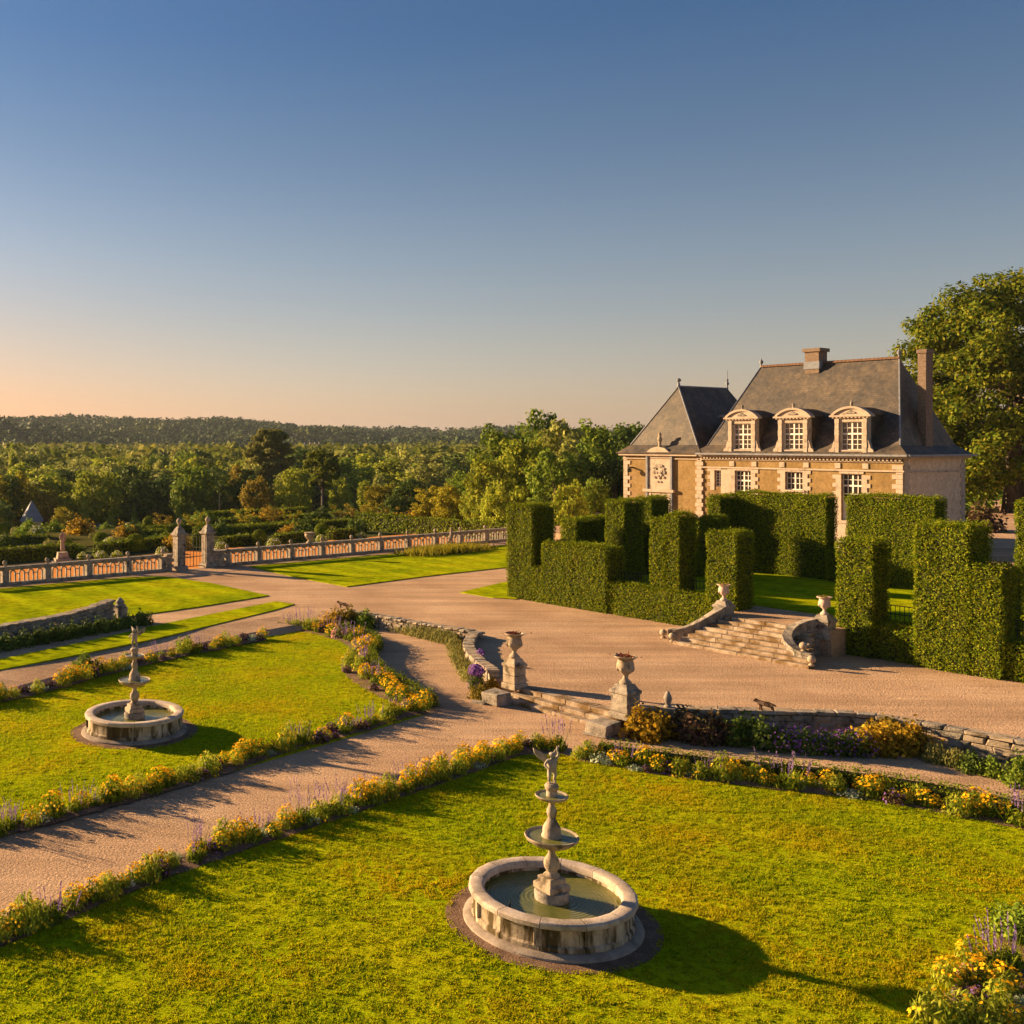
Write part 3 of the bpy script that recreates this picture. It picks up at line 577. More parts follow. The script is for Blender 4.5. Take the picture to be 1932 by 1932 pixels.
# named trees of the valley
FEAT = [('cedar', 510, 813, 205, 52, 'cedar_tree', 'dark spreading cedar with flat tiers standing above the valley wood'),
 ('umbrella_pine', 608, 850, 152, 40, 'umbrella_pine', 'tall umbrella pine with a long bare pale trunk'),
 ('round_pale', 758, 848, 235, 38, 'parkland_tree', 'large round olive-green parkland tree right of the umbrella pine'),
 ('round_mid', 800, 862, 260, 32, 'parkland_tree', 'darker round tree just right of the large parkland tree'),
 ('round_pale', 852, 866, 270, 42, 'parkland_tree', 'low wide parkland tree left of the grove'),
 ('round_mid', 845, 880, 230, 34, 'parkland_tree', 'round tree at the edge of the pale meadow'),
 ('tall_lime', 690, 905, 175, 16, 'poplar_tree', 'slim lime-green poplar left of the parkland tree'),
 ('tall_pale', 715, 893, 180, 15, 'poplar_tree', 'slim pale poplar close to the parkland tree'),
 ('round_lime', 640, 895, 168, 24, 'valley_tree', 'bright green tree right of the umbrella pine trunk'),
 ('round_lime', 565, 880, 172, 26, 'valley_tree', 'lime-green tree between the cedar and the umbrella pine'),
 ('round_lime', 545, 893, 150, 30, 'valley_tree', 'bright tree below the cedar on its right'),
 ('round_rust', 455, 880, 165, 26, 'valley_tree', 'russet tree left below the cedar'),
 ('round_rust', 484, 898, 150, 26, 'valley_tree', 'second russet tree below the cedar'),
 ('round_gold', 715, 915, 128, 28, 'valley_tree', 'golden tree above the left end of the long hedge'),
 ('round_dark', 745, 935, 118, 24, 'valley_tree', 'dark green tree behind the long hedge'),
 ('tall_pale', 385, 860, 200, 22, 'poplar_tree', 'tall pale poplar left of the cedar, catching the sun'),
 ('tall_pale', 430, 880, 190, 18, 'poplar_tree', 'pale poplar between the tall poplar and the cedar'),
 ('tall_pale', 325, 868, 205, 14, 'poplar_tree', 'slim pale poplar in the middle of the wood'),
 ('tall_pale', 300, 866, 210, 14, 'poplar_tree', 'slim pale poplar beside its twin in the middle of the wood'),
 ('tall_lime', 270, 870, 195, 22, 'poplar_tree', 'sunlit lime-green poplar left of the slim pair'),
 ('tall_pale', 200, 868, 200, 20, 'poplar_tree', 'yellowish poplar above the dark front trees'),
 ('tall_lime', 232, 866, 212, 18, 'poplar_tree', 'lime poplar behind the yellowish poplar'),
 ('tall_lime', 26, 848, 230, 14, 'poplar_tree', 'tall thin lime-green tree near the left edge'),
 ('round_gold', 30, 892, 165, 32, 'valley_tree', 'golden sunlit tree above the round tower on the left'),
 ('round_gold', -8, 898, 160, 30, 'valley_tree', 'golden tree cut by the left edge of the picture'),
 ('round_rust', 85, 925, 160, 24, 'valley_tree', 'russet tree right behind the round tower'),
 ('round_gold', 118, 960, 140, 22, 'valley_tree', 'low golden tree right of the round tower'),
 ('round_dark', 0, 945, 150, 26, 'valley_tree', 'dark tree left of the round tower'),
 ('cone_lime', 160, 930, 158, 14, 'conical_tree', 'largest bright conical young tree below the wood'),
 ('cone_lime', 209, 938, 158, 11, 'conical_tree', 'second conical young tree right of the largest one'),
 ('cone_mid', 253, 945, 158, 10, 'conical_tree', 'small conical tree at the middle of the row'),
 ('cone_mid', 336, 945, 158, 10, 'conical_tree', 'small conical tree above the left gate pillar'),
 ('cone_mid', 375, 935, 160, 13, 'conical_tree', 'dark conical tree above the gate'),
 ('cone_mid', 113, 940, 160, 12, 'conical_tree', 'dim conical tree left of the largest one'),
 ('vase_rust', 306, 966, 100, 24, 'autumn_shrub', 'orange autumn shrub left of the gate pillars'),
 ('vase_gold', 365, 962, 99, 20, 'autumn_shrub', 'orange autumn shrub seen between the gate pillars'),
 ('vase_gold', 462, 950, 104, 26, 'autumn_shrub', 'large golden shrub right of the gate'),
 ('vase_rust', 512, 952, 106, 24, 'autumn_shrub', 'thin russet shrub right of the golden shrub'),
 ('vase_gold', 551, 956, 104, 20, 'autumn_shrub', 'golden shrub left of the umbrella pine trunk'),
 ('vase_rust', 640, 950, 112, 22, 'autumn_shrub', 'russet shrub right of the umbrella pine trunk'),
 ('vase_rust', 672, 946, 110, 24, 'autumn_shrub', 'middle russet shrub behind the end of the long hedge'),
 ('vase_gold', 705, 944, 110, 24, 'autumn_shrub', 'golden shrub behind the end of the long hedge'),
 ('vase_rust', 735, 950, 108, 20, 'autumn_shrub', 'right-most russet shrub behind the long hedge'),
 ('round_dark', 200, 990, 118, 26, 'valley_tree', 'low dark green bush behind the gabled garden house')]
for i, (k, x, y, Y, w, nm, lab) in enumerate(FEAT): tree_px(k, x, y, Y, w * (1.2 if k.startswith('round') else 1.08), nm, lab, None, i)
for i, (x_, y_, h_, w_) in enumerate(((-26.5, 27.4, 0.62, 0.36), (-31.5, 34.5, 0.8, 0.42))):
    plant_tree('round_mid', i, (x_, y_, 0.0), h_, w_, 'lawn_tree', ('near', 'far')[i] + ' lawn tree standing left of the picture, casting shade on the lower lawn')
# front rank of the wood
kinds = ['round_dark', 'round_mid', 'round_pale', 'round_dark', 'tall_lime', 'round_mid', 'round_pale', 'tall_pale', 'round_lime']
ranks = [('front', 172, 888, 40, -30, 480), ('second', 205, 873, 42, -50, 900), ('third', 240, 862, 40, -60, 900)]
for rank, Y, yt, gap, xa, xb in ranks:
    x = xa; i = 0
    while x < xb:
        xx = x + random.uniform(-8, 8); k = random.choice(kinds)
        tree_px(k, xx, yt + random.uniform(-14, 16), Y + random.uniform(-12, 12), 46 + random.uniform(-12, 14), 'wood_tree',
                f'{nth(i)} {"dark" if "dark" in k else "green" if "mid" in k else "yellowish" if "lime" in k else "olive"} tree from the left in the {rank} rank of the valley wood', None, i + int(Y), 'trees in the valley wood')
        x += gap * random.uniform(0.8, 1.3); i += 1
# the wood behind and the wooded hills: nobody could count these
def wood(name, y0, y1, area, per, leaf, mat, wmin, hmin, hvar):
    n = int(0.36 * (y1 ** 2 - y0 ** 2) / area); Y = np.sqrt(rng.uniform(y0 ** 2, y1 ** 2, n)); X = rng.uniform(-0.30, 0.42, n) * Y
    px = X0 + F * X / Y; clear = ((px > 768) & (px < 818) & (Y > 330) & (Y < 520)) | ((px > 560) & (px < 625) & (Y > 780) & (Y < 1010)); X, Y = X[~clear], Y[~clear]; n = len(X)
    Z = ground_z(X, Y); r = wmin * (0.7 + 0.7 * rng.random(n)); h = hmin + hvar * rng.random(n)
    d = unit(rng.normal(size=(n, per, 3))); d[..., 2] = np.abs(d[..., 2]) * 1.1 - 0.25; d[..., 1] -= 0.25; d = unit(d)
    C = np.stack([X, Y, Z + h - r], 1)[:, None, :] + d * r[:, None, None] * (0.75 + 0.3 * rng.random((n, per, 1)))
    N = d + rng.normal(size=d.shape) * 0.45; s = (leaf * r[:, None] * (0.6 + 0.7 * rng.random((n, per)))).reshape(-1)
    tag(link(name, quad_mesh(name, cards(C.reshape(-1, 3), N.reshape(-1, 3), s, 0.7), mat)), kind='stuff')
wood('valley_wood', 262, 760, 120, 110, 0.17, LEAF['wood'], 6.6, 8.5, 8.5)
wood('hill_wood', 740, 1560, 170, 60, 0.20, LEAF['far'], 9.0, 8.0, 10.0)
# ================================================================== THE HOUSE (local: x along the front to the right, y into the depth, z up)
HC = ab(-30.0, 63.7, ZU)
house = thing('manor_house', 'ochre manor house with steep slate roofs, white stone trim and three dormers', 'house', HC, AXROT)
ML, MD, PW, PD = 13.1, 7.5, 6.2, 10.0          # main length and depth, pavilion width and depth
EAVE, RIDGE_Z, PRIDGE = 5.87, 11.9, 10.75
def wall_holes(x0, x1, z0, z1, holes, depth):
    """front wall at y = 0 with openings and reveals"""
    mb = MB(); idx = {}
    X = sorted({x0, x1, *[h[0] for h in holes], *[h[1] for h in holes]}); Z = sorted({z0, z1, *[h[2] for h in holes], *[h[3] for h in holes]})
    def v(x, y, z):
        k = (round(x, 4), round(y, 4), round(z, 4))
        if k not in idx: idx[k] = len(mb.v); mb.v.append(k)
        return idx[k]
    hole = lambda a, b, c, d: any(h[0] <= a + 1e-6 and b <= h[1] + 1e-6 and h[2] <= c + 1e-6 and d <= h[3] + 1e-6 for h in holes)
    for a, b in zip(X[:-1], X[1:]):
        for c, d in zip(Z[:-1], Z[1:]):
            if not hole(a, b, c, d): mb.f.append((v(a, 0, c), v(b, 0, c), v(b, 0, d), v(a, 0, d)))
    for a, b, c, d in holes:
        mb.f += [(v(a, 0, c), v(a, 0, d), v(a, depth, d), v(a, depth, c)), (v(b, 0, d), v(b, 0, c), v(b, depth, c), v(b, depth, d)),
                 (v(a, 0, d), v(b, 0, d), v(b, depth, d), v(a, depth, d)), (v(b, 0, c), v(a, 0, c), v(a, depth, c), v(b, depth, c)),
                 (v(a, depth, c), v(a, depth, d), v(b, depth, d), v(b, depth, c))]
    return mb
T1, T2, T3, T4 = -2.95, -6.5, -9.95, -11.75
OPEN = [(T1 - 0.6, T1 + 0.6, 2.0, 4.82), (T2 - 0.56, T2 + 0.56, 3.72, 4.86), (T3 - 0.56, T3 + 0.56, 3.2, 4.86), (T4 - 0.24, T4 + 0.24, 3.75, 4.84)]
wm = wall_holes(-ML, 0, -0.3, EAVE - 0.1, OPEN, 0.22).mesh('front_wall', OCHRE, False)
link('front_wall', wm, house)
sw = MB(); sw.add([(0, 0, -.3), (0, MD, -.3), (0, MD, EAVE - .1), (0, 0, EAVE - .1), (-ML, MD, -.3), (-ML, MD, EAVE - .1)], [(0, 1, 2, 3), (1, 4, 5, 2)])
sw.obj('side_wall', RUBBLE, house)
pf = wall_holes(-ML - PW, -ML - 0.003, -0.3, EAVE - 0.1, [(-ML - PW / 2 - 0.62, -ML - PW / 2 + 0.62, 0.2, 2.9)], 0.25).mesh('pavilion_front', OCHRE)
link('pavilion_front', pf, house, (0, -0.06, 0))
pw = MB(); xl, xr = -ML - PW, -ML
pw.add([(xl, -.06, -.3), (xl, PD, -.3), (xr, PD, -.3), (xr, -.06, -.3), (xl, -.06, EAVE - .1), (xl, PD, EAVE - .1), (xr, PD, EAVE - .1), (xr, -.06, EAVE - .1)], [(0, 4, 5, 1), (1, 5, 6, 2), (2, 6, 7, 3)])
pw.obj('pavilion_wall', RUBBLE, house)
# --- roofs
def hip(name, x0, x1, y0, y1, rx0, rx1, ry0, ry1, zr, parent):
    o, i, ze, zm = 0.42, 0.35, EAVE + 0.06, EAVE + 0.66
    v = [(x0 - o, y0 - o, ze), (x1 + o, y0 - o, ze), (x1 + o, y1 + o, ze), (x0 - o, y1 + o, ze),
         (x0 + i, y0 + i, zm), (x1 - i, y0 + i, zm), (x1 - i, y1 - i, zm), (x0 + i, y1 - i, zm), (rx0, ry0, zr), (rx1, ry1, zr)]
    f = [(0, 1, 5, 4), (1, 2, 6, 5), (2, 3, 7, 6), (3, 0, 4, 7), (0, 3, 2, 1)]
    f += [(4, 5, 9, 8), (6, 7, 8, 9), (5, 6, 9), (7, 4, 8)] if ry0 == ry1 else [(4, 5, 8), (6, 7, 9), (5, 6, 9, 8), (7, 4, 8, 9)]
    return MB().add(v, f).obj(name, SLATE, parent)
roof = hip('main_roof', -ML, 0, 0, MD, -10.96, -2.03, MD / 2, MD / 2, RIDGE_Z, house)
pcx = -ML - PW / 2
proof = hip('pavilion_roof', -ML - PW, -ML - 0.02, -0.06, PD, pcx, pcx, 2.05, 7.95, PRIDGE, house)
rt = MB().lathe([(0.13, 0), (0.15, 0.03), (0.15, 0.24), (0.13, 0.25)], 8, 0, math.pi).mesh('ridge_tile', RIDGE)
for i in range(36):
    link('ridge_tile', rt, roof, (-10.96 + 0.25 * i, MD / 2, RIDGE_Z - 0.05), (R(90), 0, R(90)))
for a, b in (((-0.02 - 0.35 + 0.0, 0.35, EAVE + 0.66), (-2.03, MD / 2, RIDGE_Z)), ((-ML + 0.35, 0.35, EAVE + 0.66), (-10.96, MD / 2, RIDGE_Z))):
    MB().tube([a, b], [0.06, 0.06], 5).obj('hip_flashing', LEAD, roof)
for a, b in (((-ML - PW + 0.35, 0.29, EAVE + 0.66), (pcx, 2.05, PRIDGE)), ((-ML - 0.37, 0.29, EAVE + 0.66), (pcx, 2.05, PRIDGE)), ((pcx, 2.05, PRIDGE), (pcx, 7.95, PRIDGE))):
    MB().tube([a, b], [0.06, 0.06], 5).obj('hip_flashing', LEAD, proof)
fin = MB().lathe([(0.10, 0), (0.07, 0.12), (0.05, 0.2), (0.13, 0.32), (0.13, 0.42), (0.04, 0.52), (0.02, 0.62), (0.0, 0.66)], 10)
for x in (-10.96, -2.03): fin.obj('roof_finial', LEAD, roof, (x, MD / 2, RIDGE_Z - 0.05), smooth=True)
MB().lathe([(0.12, 0), (0.10, 0.25), (0.05, 0.32), (0.16, 0.42), (0.18, 0.52), (0.05, 0.62), (0, 0.66)], 10).obj('roof_finial', LEAD, proof, (pcx, 2.05, PRIDGE - 0.05), smooth=True)
MB().lathe([(0.08, 0), (0.05, 0.25), (0.13, 0.4), (0.12, 0.48), (0.04, 0.56), (0.10, 0.68), (0.03, 0.78), (0.02, 1.3), (0, 1.5)], 10).obj('roof_finial', LEAD, proof, (pcx, 7.95, PRIDGE - 0.05), smooth=True)
# low link roof behind, with its pale lead edge
lr = MB().add([(-ML - 0.6, 3.2, EAVE + 0.6), (-ML + 1.6, 3.2, EAVE + 0.6), (-ML + 1.6, 3.2, 8.55), (-ML - 0.6, 3.2, 8.55), (-ML - 0.6, 6, 8.55), (-ML + 1.6, 6, 8.55), (-ML - 0.6, 6, EAVE + .6)], [(0, 1, 2, 3), (3, 2, 5, 4), (0, 3, 4, 6)])
lr.obj('link_roof', SLATE, house); MB().box(-ML - 0.66, -ML + 1.6, 3.12, 3.19, 8.5, 8.62).obj('lead_edge', LEAD, house)
# chimneys
ch = MB().box(-7.65, -6.72, MD / 2 - 0.5, MD / 2 + 0.5, RIDGE_Z - 0.7, RIDGE_Z + 0.72).obj('chimney', BRICK, roof)
MB().box(-7.77, -6.60, MD / 2 - 0.6, MD / 2 + 0.6, RIDGE_Z + 0.723, RIDGE_Z + 0.95).obj('chimney_cap', BRICK, roof)
MB().box(-7.70, -6.67, MD / 2 - 0.55, MD / 2 + 0.55, RIDGE_Z - 0.4, RIDGE_Z + 0.08).obj('chimney_flashing', LEAD, roof)
MB().box(-0.72, -0.26, 3.2, 4.05, EAVE + 0.4, RIDGE_Z + 0.15).obj('tall_chimney', BRICK, roof)
MB().box(-0.78, -0.20, 3.14, 4.11, RIDGE_Z + 0.153, RIDGE_Z + 0.38).obj('chimney_cap', BRICK, roof)
# --- cornice, string course, plinth
for nm, x0, x1, yo in (('cornice', -ML + 0.0, 0.0, 0.0), ('pavilion_cornice', -ML - PW, -ML - 0.03, -0.06)):
    c = MB().slab([(x0 - 0.22 if nm != 'cornice' else x0 + .003, 0), (x1 + (0.25 if nm == 'cornice' else 0), 0), (x1 + (0.25 if nm == 'cornice' else 0), 0.14), (x0 - 0.22 if nm != 'cornice' else x0 + .003, 0.14)], -0.30 + yo, 0.02).obj(nm, TUFA, house, (0, 0, EAVE - 0.1))
    MB().box(x0, x1, -0.10 + yo, -0.003 + yo, EAVE - 0.34, EAVE - 0.27).obj('frieze', TUFA, house)
dm = MB()
for i in range(56): x = -ML + 0.15 + i * 0.232; dm.box(x, x + 0.115, -0.2, -0.004, EAVE - 0.26, EAVE - 0.105)
tag(dm.obj('dentil_band', TUFA, house), kind='stuff')
MB().box(-ML - 0.0, 0.42, -0.56, -0.43, EAVE + 0.02, EAVE + 0.13).obj('gutter', LEAD, house)
MB().box(0.003, 0.28, 0.02, MD + 0.25, EAVE - 0.12, EAVE + 0.03).obj('cornice', TUFA, house)
MB().box(0.43, 0.56, -0.5, MD + 0.42, EAVE + 0.02, EAVE + 0.13).obj('gutter', LEAD, house)
MB().box(0.004, 0.07, 0.04, MD, 4.92, 5.02).obj('string_course', TUFA, house)
segs = [(-ML + 0.02, T4 - 0.55), (T3 + 0.95, T2 - 1.0), (T2 + 1.0, T1 - 1.05), (T1 + 1.05, 0.06)]
for a, b in [(-ML + 0.02, 0.06)]: MB().box(a, b, -0.10, -0.004, 4.98, 5.08).obj('string_course', TUFA, house)
# --- quoins (each block a piece)
qa = MB().box(-0.30, 0.30, -0.05, 0.05, -0.135, 0.135).mesh('quoin', TUFA, bevel=0.012)
qb = MB().box(-0.19, 0.19, -0.05, 0.05, -0.135, 0.135).mesh('quoin', TUFA, bevel=0.012)
qc = MB().box(-0.16, 0.16, -0.05, 0.05, -0.12, 0.12).mesh('quoin', TUFA, bevel=0.012)
def quoins(x, z0, z1, y=-0.002, side=0, rot=0.0, parent=house, big=True, step=0.28):
    z = z0 + step / 2; i = 0
    while z < z1:
        w = (qa if i % 2 else qb); off = (0.30 if i % 2 else 0.19) * side
        if not big: off = (0.26 if i % 2 else 0.16) * side
        o = link('quoin', w, parent, (x + off if not rot else x, y if not rot else y + off, z), (0, 0, rot), (1, 1, 1) if big else (0.86, 0.9, 0.93)); z += step; i += 1
quoins(-0.02, -0.2, EAVE - 0.4, side=-1)
quoins(0.002, -0.2, EAVE - 0.2, y=0.06, side=1, rot=R(90)); quoins(0.002, -0.2, EAVE - 0.2, y=MD - 0.02, side=-1, rot=R(90))
quoins(-ML, -0.2, EAVE - 0.2, y=-0.058, side=0); quoins(-ML - PW + 0.02, -0.2, EAVE - 0.2, y=-0.06, side=1)
# --- windows
def window(parent, xc, w, z0, z1, y, cols=2, rows=3, name='window', trans=None, panel=0.0):
    """painted casement with glazing bars, panes as separate pieces"""
    mb = MB(); b = 0.055; x0, x1 = xc - w / 2, xc + w / 2; f = MB()
    mb.box(x0, x0 + b, y, y + .05, z0, z1); mb.box(x1 - b, x1, y, y + .05, z0, z1); mb.box(x0 + b, x1 - b, y, y + .05, z0, z0 + b); mb.box(x0 + b, x1 - b, y, y + .05, z1 - b, z1)
    lights = cols // 2 if cols > 1 else 1; xm = [xc] if cols > 2 else []
    if cols > 2: mb.box(xc - 0.045, xc + 0.045, y - .006, y + .05, z0 + b, z1 - b)
    zt = []
    if trans: mb.box(x0 + b, x1 - b, y - .004, y + .05, trans - 0.05, trans + 0.05); zt = [trans]
    zb = z0 + b
    if panel: mb.box(x0 + b, x1 - b, y + .004, y + .045, z0 + b, panel); zb = panel
    halves = [(x0 + b, xc - 0.045), (xc + 0.045, x1 - b)] if cols > 2 else [(x0 + b, x1 - b)]
    bands = [(zb, trans - 0.05, rows), (trans + 0.05, z1 - b, max(2, rows - 1))] if trans else [(zb, z1 - b, rows)]
    bar = 0.022; panes = []
    for a, c in halves:
        for lo, hi, nr in bands:
            for j in range(2):
                for k in range(nr):
                    pa = a + (c - a) * j / 2; pc = a + (c - a) * (j + 1) / 2; pl = lo + (hi - lo) * k / nr; ph = lo + (hi - lo) * (k + 1) / nr; panes.append((pa, pc, pl, ph))
            m = (a + c) / 2; mb.box(m - bar, m + bar, y + .005, y + .04, lo, hi)
            for k in range(1, nr): zz = lo + (hi - lo) * k / nr; mb.box(a, c, y + .007, y + .038, zz - bar * .8, zz + bar * .8)
    o = mb.obj(name, PAINT, parent)
    for pa, pc, pl, ph in panes:
        q = MB().add([(pa, y + .024, pl), (pc, y + .024, pl), (pc, y + .024, ph), (pa, y + .024, ph)], [(0, 1, 2, 3)])
        me = q.mesh('pane', GLASS, recalc=False); link('pane', me, o if parent is house else parent)
    return o
window(house, T2, 1.12, 3.72, 4.86, 0.15, 4, 3)
window(house, T3, 1.12, 3.2, 4.86, 0.15, 4, 3, trans=4.2)
window(house, T4, 0.48, 3.75, 4.84, 0.15, 2, 5)
window(house, T1, 1.2, 2.0, 4.82, 0.16, 4, 2, 'french_window', trans=4.1, panel=3.15)
for xc, w, z0, z1 in ((T1, 1.2, 2.0, 4.82), (T2, 1.12, 3.72, 4.86), (T3, 1.12, 3.2, 4.86)):
    quoins(xc - w / 2 - 0.0, z0 - 0.25, z1, side=-1, big=False, step=0.25); quoins(xc + w / 2 + 0.0, z0 - 0.25, z1, side=1, big=False, step=0.25)
    for k in range(5):                                      # flat arch stones
        x = xc - w / 2 - 0.12 + (w + 0.24) / 5 * (k + 0.5); MB().slab([(x - w / 10 - .01, 0), (x + w / 10 + .01, 0), (x + w / 10 + .03, 0.15), (x - w / 10 - 0.03, 0.15)], -0.05, -0.003).obj('lintel_stone', TUFA, house, (0, -0.006 * (k % 2), z1 + 0.004))
    MB().box(xc - w / 2 - 0.14, xc + w / 2 + 0.14, -0.12, 0.10, z0 - 0.12, z0 - 0.003).obj('window_sill', TUFA, house)
    for sx in (-1, 1): MB().box(xc + sx * (w / 2 + 0.22) - 0.17, xc + sx * (w / 2 + 0.22) + 0.17, -0.055, -0.004, 5.14, 5.46).obj('frieze_block', TUFA, house, (0, 0, 0))
quoins(T4 - 0.24, 3.5, 4.9, side=-1, big=False, step=0.25)
MB().box(T4 + 0.24, T3 - 0.82, -0.052, -0.004, 3.3, 4.9).obj('stone_panel', TUFA, house)
MB().box(T4 - 0.42, T4 + 0.24, -0.058, -0.004, 4.845, 4.975).obj('lintel_stone', TUFA, house)
MB().box(T1 - 0.95, T1 + 0.95, -0.28, -0.06, -0.25, 1.85).obj('door_plinth', TUFA, house)
MB().box(T1 - 1.0, T1 + 1.0, -0.34, -0.06, 1.853, 1.97).obj('door_step', TUFA, house)
# --- portal of the pavilion with carved arms
hx = pcx
for sx in (-1, 1): MB().box(hx + sx * 0.795 - 0.155, hx + sx * 0.795 + 0.155, -0.2, -0.063, -0.2, 3.2).obj('portal_pier', TUFA, house)
MB().box(hx - 0.64, hx + 0.64, -0.17, -0.063, 2.9, 3.2).obj('portal_lintel', TUFA, house)
MB().box(hx - 1.25, hx + 1.25, -0.34, -0.063, 3.203, 3.40).obj('portal_cornice', TUFA, house)
MB().box(hx - 0.9, hx + 0.9, -0.16, -0.063, 3.403, EAVE - 0.12).obj('arms_panel', TUFA, house)
for sx in (-1, 1): MB().box(hx + sx * 0.99 - 0.075, hx + sx * 0.99 + 0.075, -0.25, -0.065, -0.2, EAVE - 0.14).obj('rain_pipe', LEAD, house)
MB().slab([(-1.15, 0), (1.15, 0), (0.95, 0.12), (0.55, 0.42), (0, 0.52), (-0.55, 0.42), (-0.95, 0.12)], -0.36, -0.0).obj('pediment', TUFA, house, (hx, 0, EAVE + 0.02))
ar = MB()
def blob(mb, x, z, rx, rz, y=-0.2, t=0.06, n=8): mb.slab([(x + rx * math.cos(2 * math.pi * i / n), z + rz * math.sin(2 * math.pi * i / n)) for i in range(n)], y - t / 2, y + t / 2)
shield = [(-0.26, 0.30), (0.26, 0.30), (0.24, -0.05), (0.0, -0.34), (-0.24, -0.05)]
MB().slab([(x, z) for x, z in shield], -0.24, -0.162).obj('carved_arms', TUFA, house, (hx, 0, 4.45))
for i, (x, z, rx, rz) in enumerate(((-.34, .42, .13, .10), (.34, .42, .13, .10), (-.42, .15, .09, .14), (.42, .15, .09, .14), (0, .62, .16, .12), (-.2, .62, .10, .09), (.2, .62, .10, .09), (-.36, -.2, .10, .1), (.36, -.2, .10, .1), (-.12, -.52, .07, .07), (.12, -.52, .07, .07), (-.14, .12, .07, .09), (.14, .12, .07, .09), (0, -.12, .07, .08))):
    m = MB(); blob(m, x, z, rx, rz); m.obj('carved_leaf', STONE_OLD, house, (hx, -0.045 if abs(x) < .15 and z < .2 and z > -.3 else 0, 4.45))
MB().lathe([(0.20, 0), (0.12, 0.08), (0.09, 0.3), (0.15, 0.45), (0.17, 0.62), (0.08, 0.75), (0.12, 0.88), (0.07, 1.02), (0, 1.08)], 10).obj('pediment_figure', STONE, house, (hx, -0.1, EAVE + 0.5), smooth=True)
dr = MB().box(hx - 0.6, hx + 0.6, 0.14, 0.19, 0.2, 2.9).obj('portal_door', STONE, house)
lp = MB().box(hx - 2.35, hx - 2.25, -0.5, -0.063, 4.85, 4.95).obj('wall_lamp', IRON, house); MB().lathe([(0.05, -0.3), (0.12, -0.22), (0.12, -0.05), (0.03, 0.02)], 8).obj('lamp_head', IRON, lp, (hx - 2.3, -0.5, 4.85))
# --- dormers
for t in (T1 + 0.03, T2, T3):
    z0, z1 = EAVE + 0.14, EAVE + 2.38; w = 1.24
    d = wall_holes(t - 0.98, t + 0.98, z0, z1, [(t - w / 2, t + w / 2, z0 + 0.24, z1 - 0.30)], 0.2)
    d.add([(t + .98, 0, z0), (t + .98, .35, z0), (t + .98, .35, z1), (t + .98, 0, z1), (t - .98, 0, z0), (t - .98, .35, z0), (t - .98, .35, z1), (t - .98, 0, z1)], [(0, 1, 2, 3), (4, 7, 6, 5), (3, 2, 6, 7)])
    dor = d.obj('dormer', TUFA, house, (0, -0.12, 0))
    window(dor, t, w, z0 + 0.24, z1 - 0.30, 0.14, 4, 3, 'dormer_window', trans=z0 + 1.22)
    for sx in (-1, 1):
        for kk in range(6): hw = 0.115 + 0.02 * (kk % 2); MB().box(t + sx * 0.82 - hw, t + sx * 0.82 + hw, -0.07 - 0.012 * (kk % 2), -0.003, z0 + 0.004 + 0.371 * kk, z0 + 0.367 + 0.371 * kk).obj('pilaster_stone', TUFA, dor, bevel=0.01)
        sc = [(0, 0), (0.30, 0), (0.34, 0.12), (0.28, 0.28), (0.16, 0.36), (0.13, 0.5), (0.06, 0.72), (0, 0.85)]
        MB().slab([(t + sx * (0.985 + x), z0 + z) for x, z in sc], -0.04, 0.22).obj('scroll', TUFA, dor)
    MB().box(t - 1.22, t + 1.22, -0.2, 0.3, z1 + 0.003, z1 + 0.10).obj('dormer_cornice', TUFA, dor)
    seg_ = lambda r_, h_, n_=18: [(r_ * math.cos(math.pi * i / n_), h_ * (0.5 - 0.5 * math.cos(2 * math.pi * i / n_)) ** 0.82) for i in range(n_ + 1)]
    arc = seg_(1.16, 0.54); arc2 = seg_(0.98, 0.40)
    MB().slab([(t + x, z1 + 0.103 + z) for x, z in arc], -0.06, 0.34).obj('pediment', TUFA, dor)
    MB().slab([(t + x, z1 + 0.103 + z) for x, z in arc + arc2[::-1]], -0.17, -0.063).obj('pediment_moulding', TUFA, dor)
    MB().slab([(t + x_, z1 + 0.2 + z_) for x_, z_ in ((-.3, 0), (.3, 0), (.22, .1), (.08, .14), (0, .2), (-.08, .14), (-.22, .1))], -0.12, -0.063).obj('carved_shell', STONE_OLD, dor)
    for kk in range(10): MB().box(t - 1.07 + kk * 0.225, t - 0.96 + kk * 0.225, -0.16, -0.075, z1 - 0.075, z1 - 0.002).obj('dentil', TUFA, dor)
    MB().lathe([(0.13, 0), (0.08, 0.06), (0.06, 0.18), (0.10, 0.25), (0.04, 0.36), (0.02, 0.46), (0, 0.5)], 10).obj('finial', STONE_OLD, dor, (t, 0.05, z1 + 0.56), smooth=True)
    MB().box(t - 1.08, t + 1.08, -0.14, 0.1, z0 - 0.1, z0 - 0.003).obj('dormer_sill', TUFA, dor)
    for sx in (-1, 1):
        x = t + sx * 0.96; MB().add([(x, .34, z0), (x, .34, z1 + .1), (x, 1.75, z1 + .1), (x, 0.75, z0 + .3)], [(0, 1, 2, 3)]).obj('cheek_wall', SLATE, dor)
    rf = MB(); n = 8; k1 = [(1.14 * math.cos(math.pi * i / n), z1 + 0.09 + 0.52 * (0.5 - 0.5 * math.cos(2 * math.pi * i / n)) ** 0.82) for i in range(n + 1)]
    vs = [(t + x, 0.30, z) for x, z in k1] + [(t + x, 0.55 + (z - EAVE - 0.6) / 1.55 + 0.1, z) for x, z in k1]
    rf.add(vs, [(i, i + 1, n + 2 + i, n + 1 + i) for i in range(n)]).obj('dormer_roof', SLATE, dor)
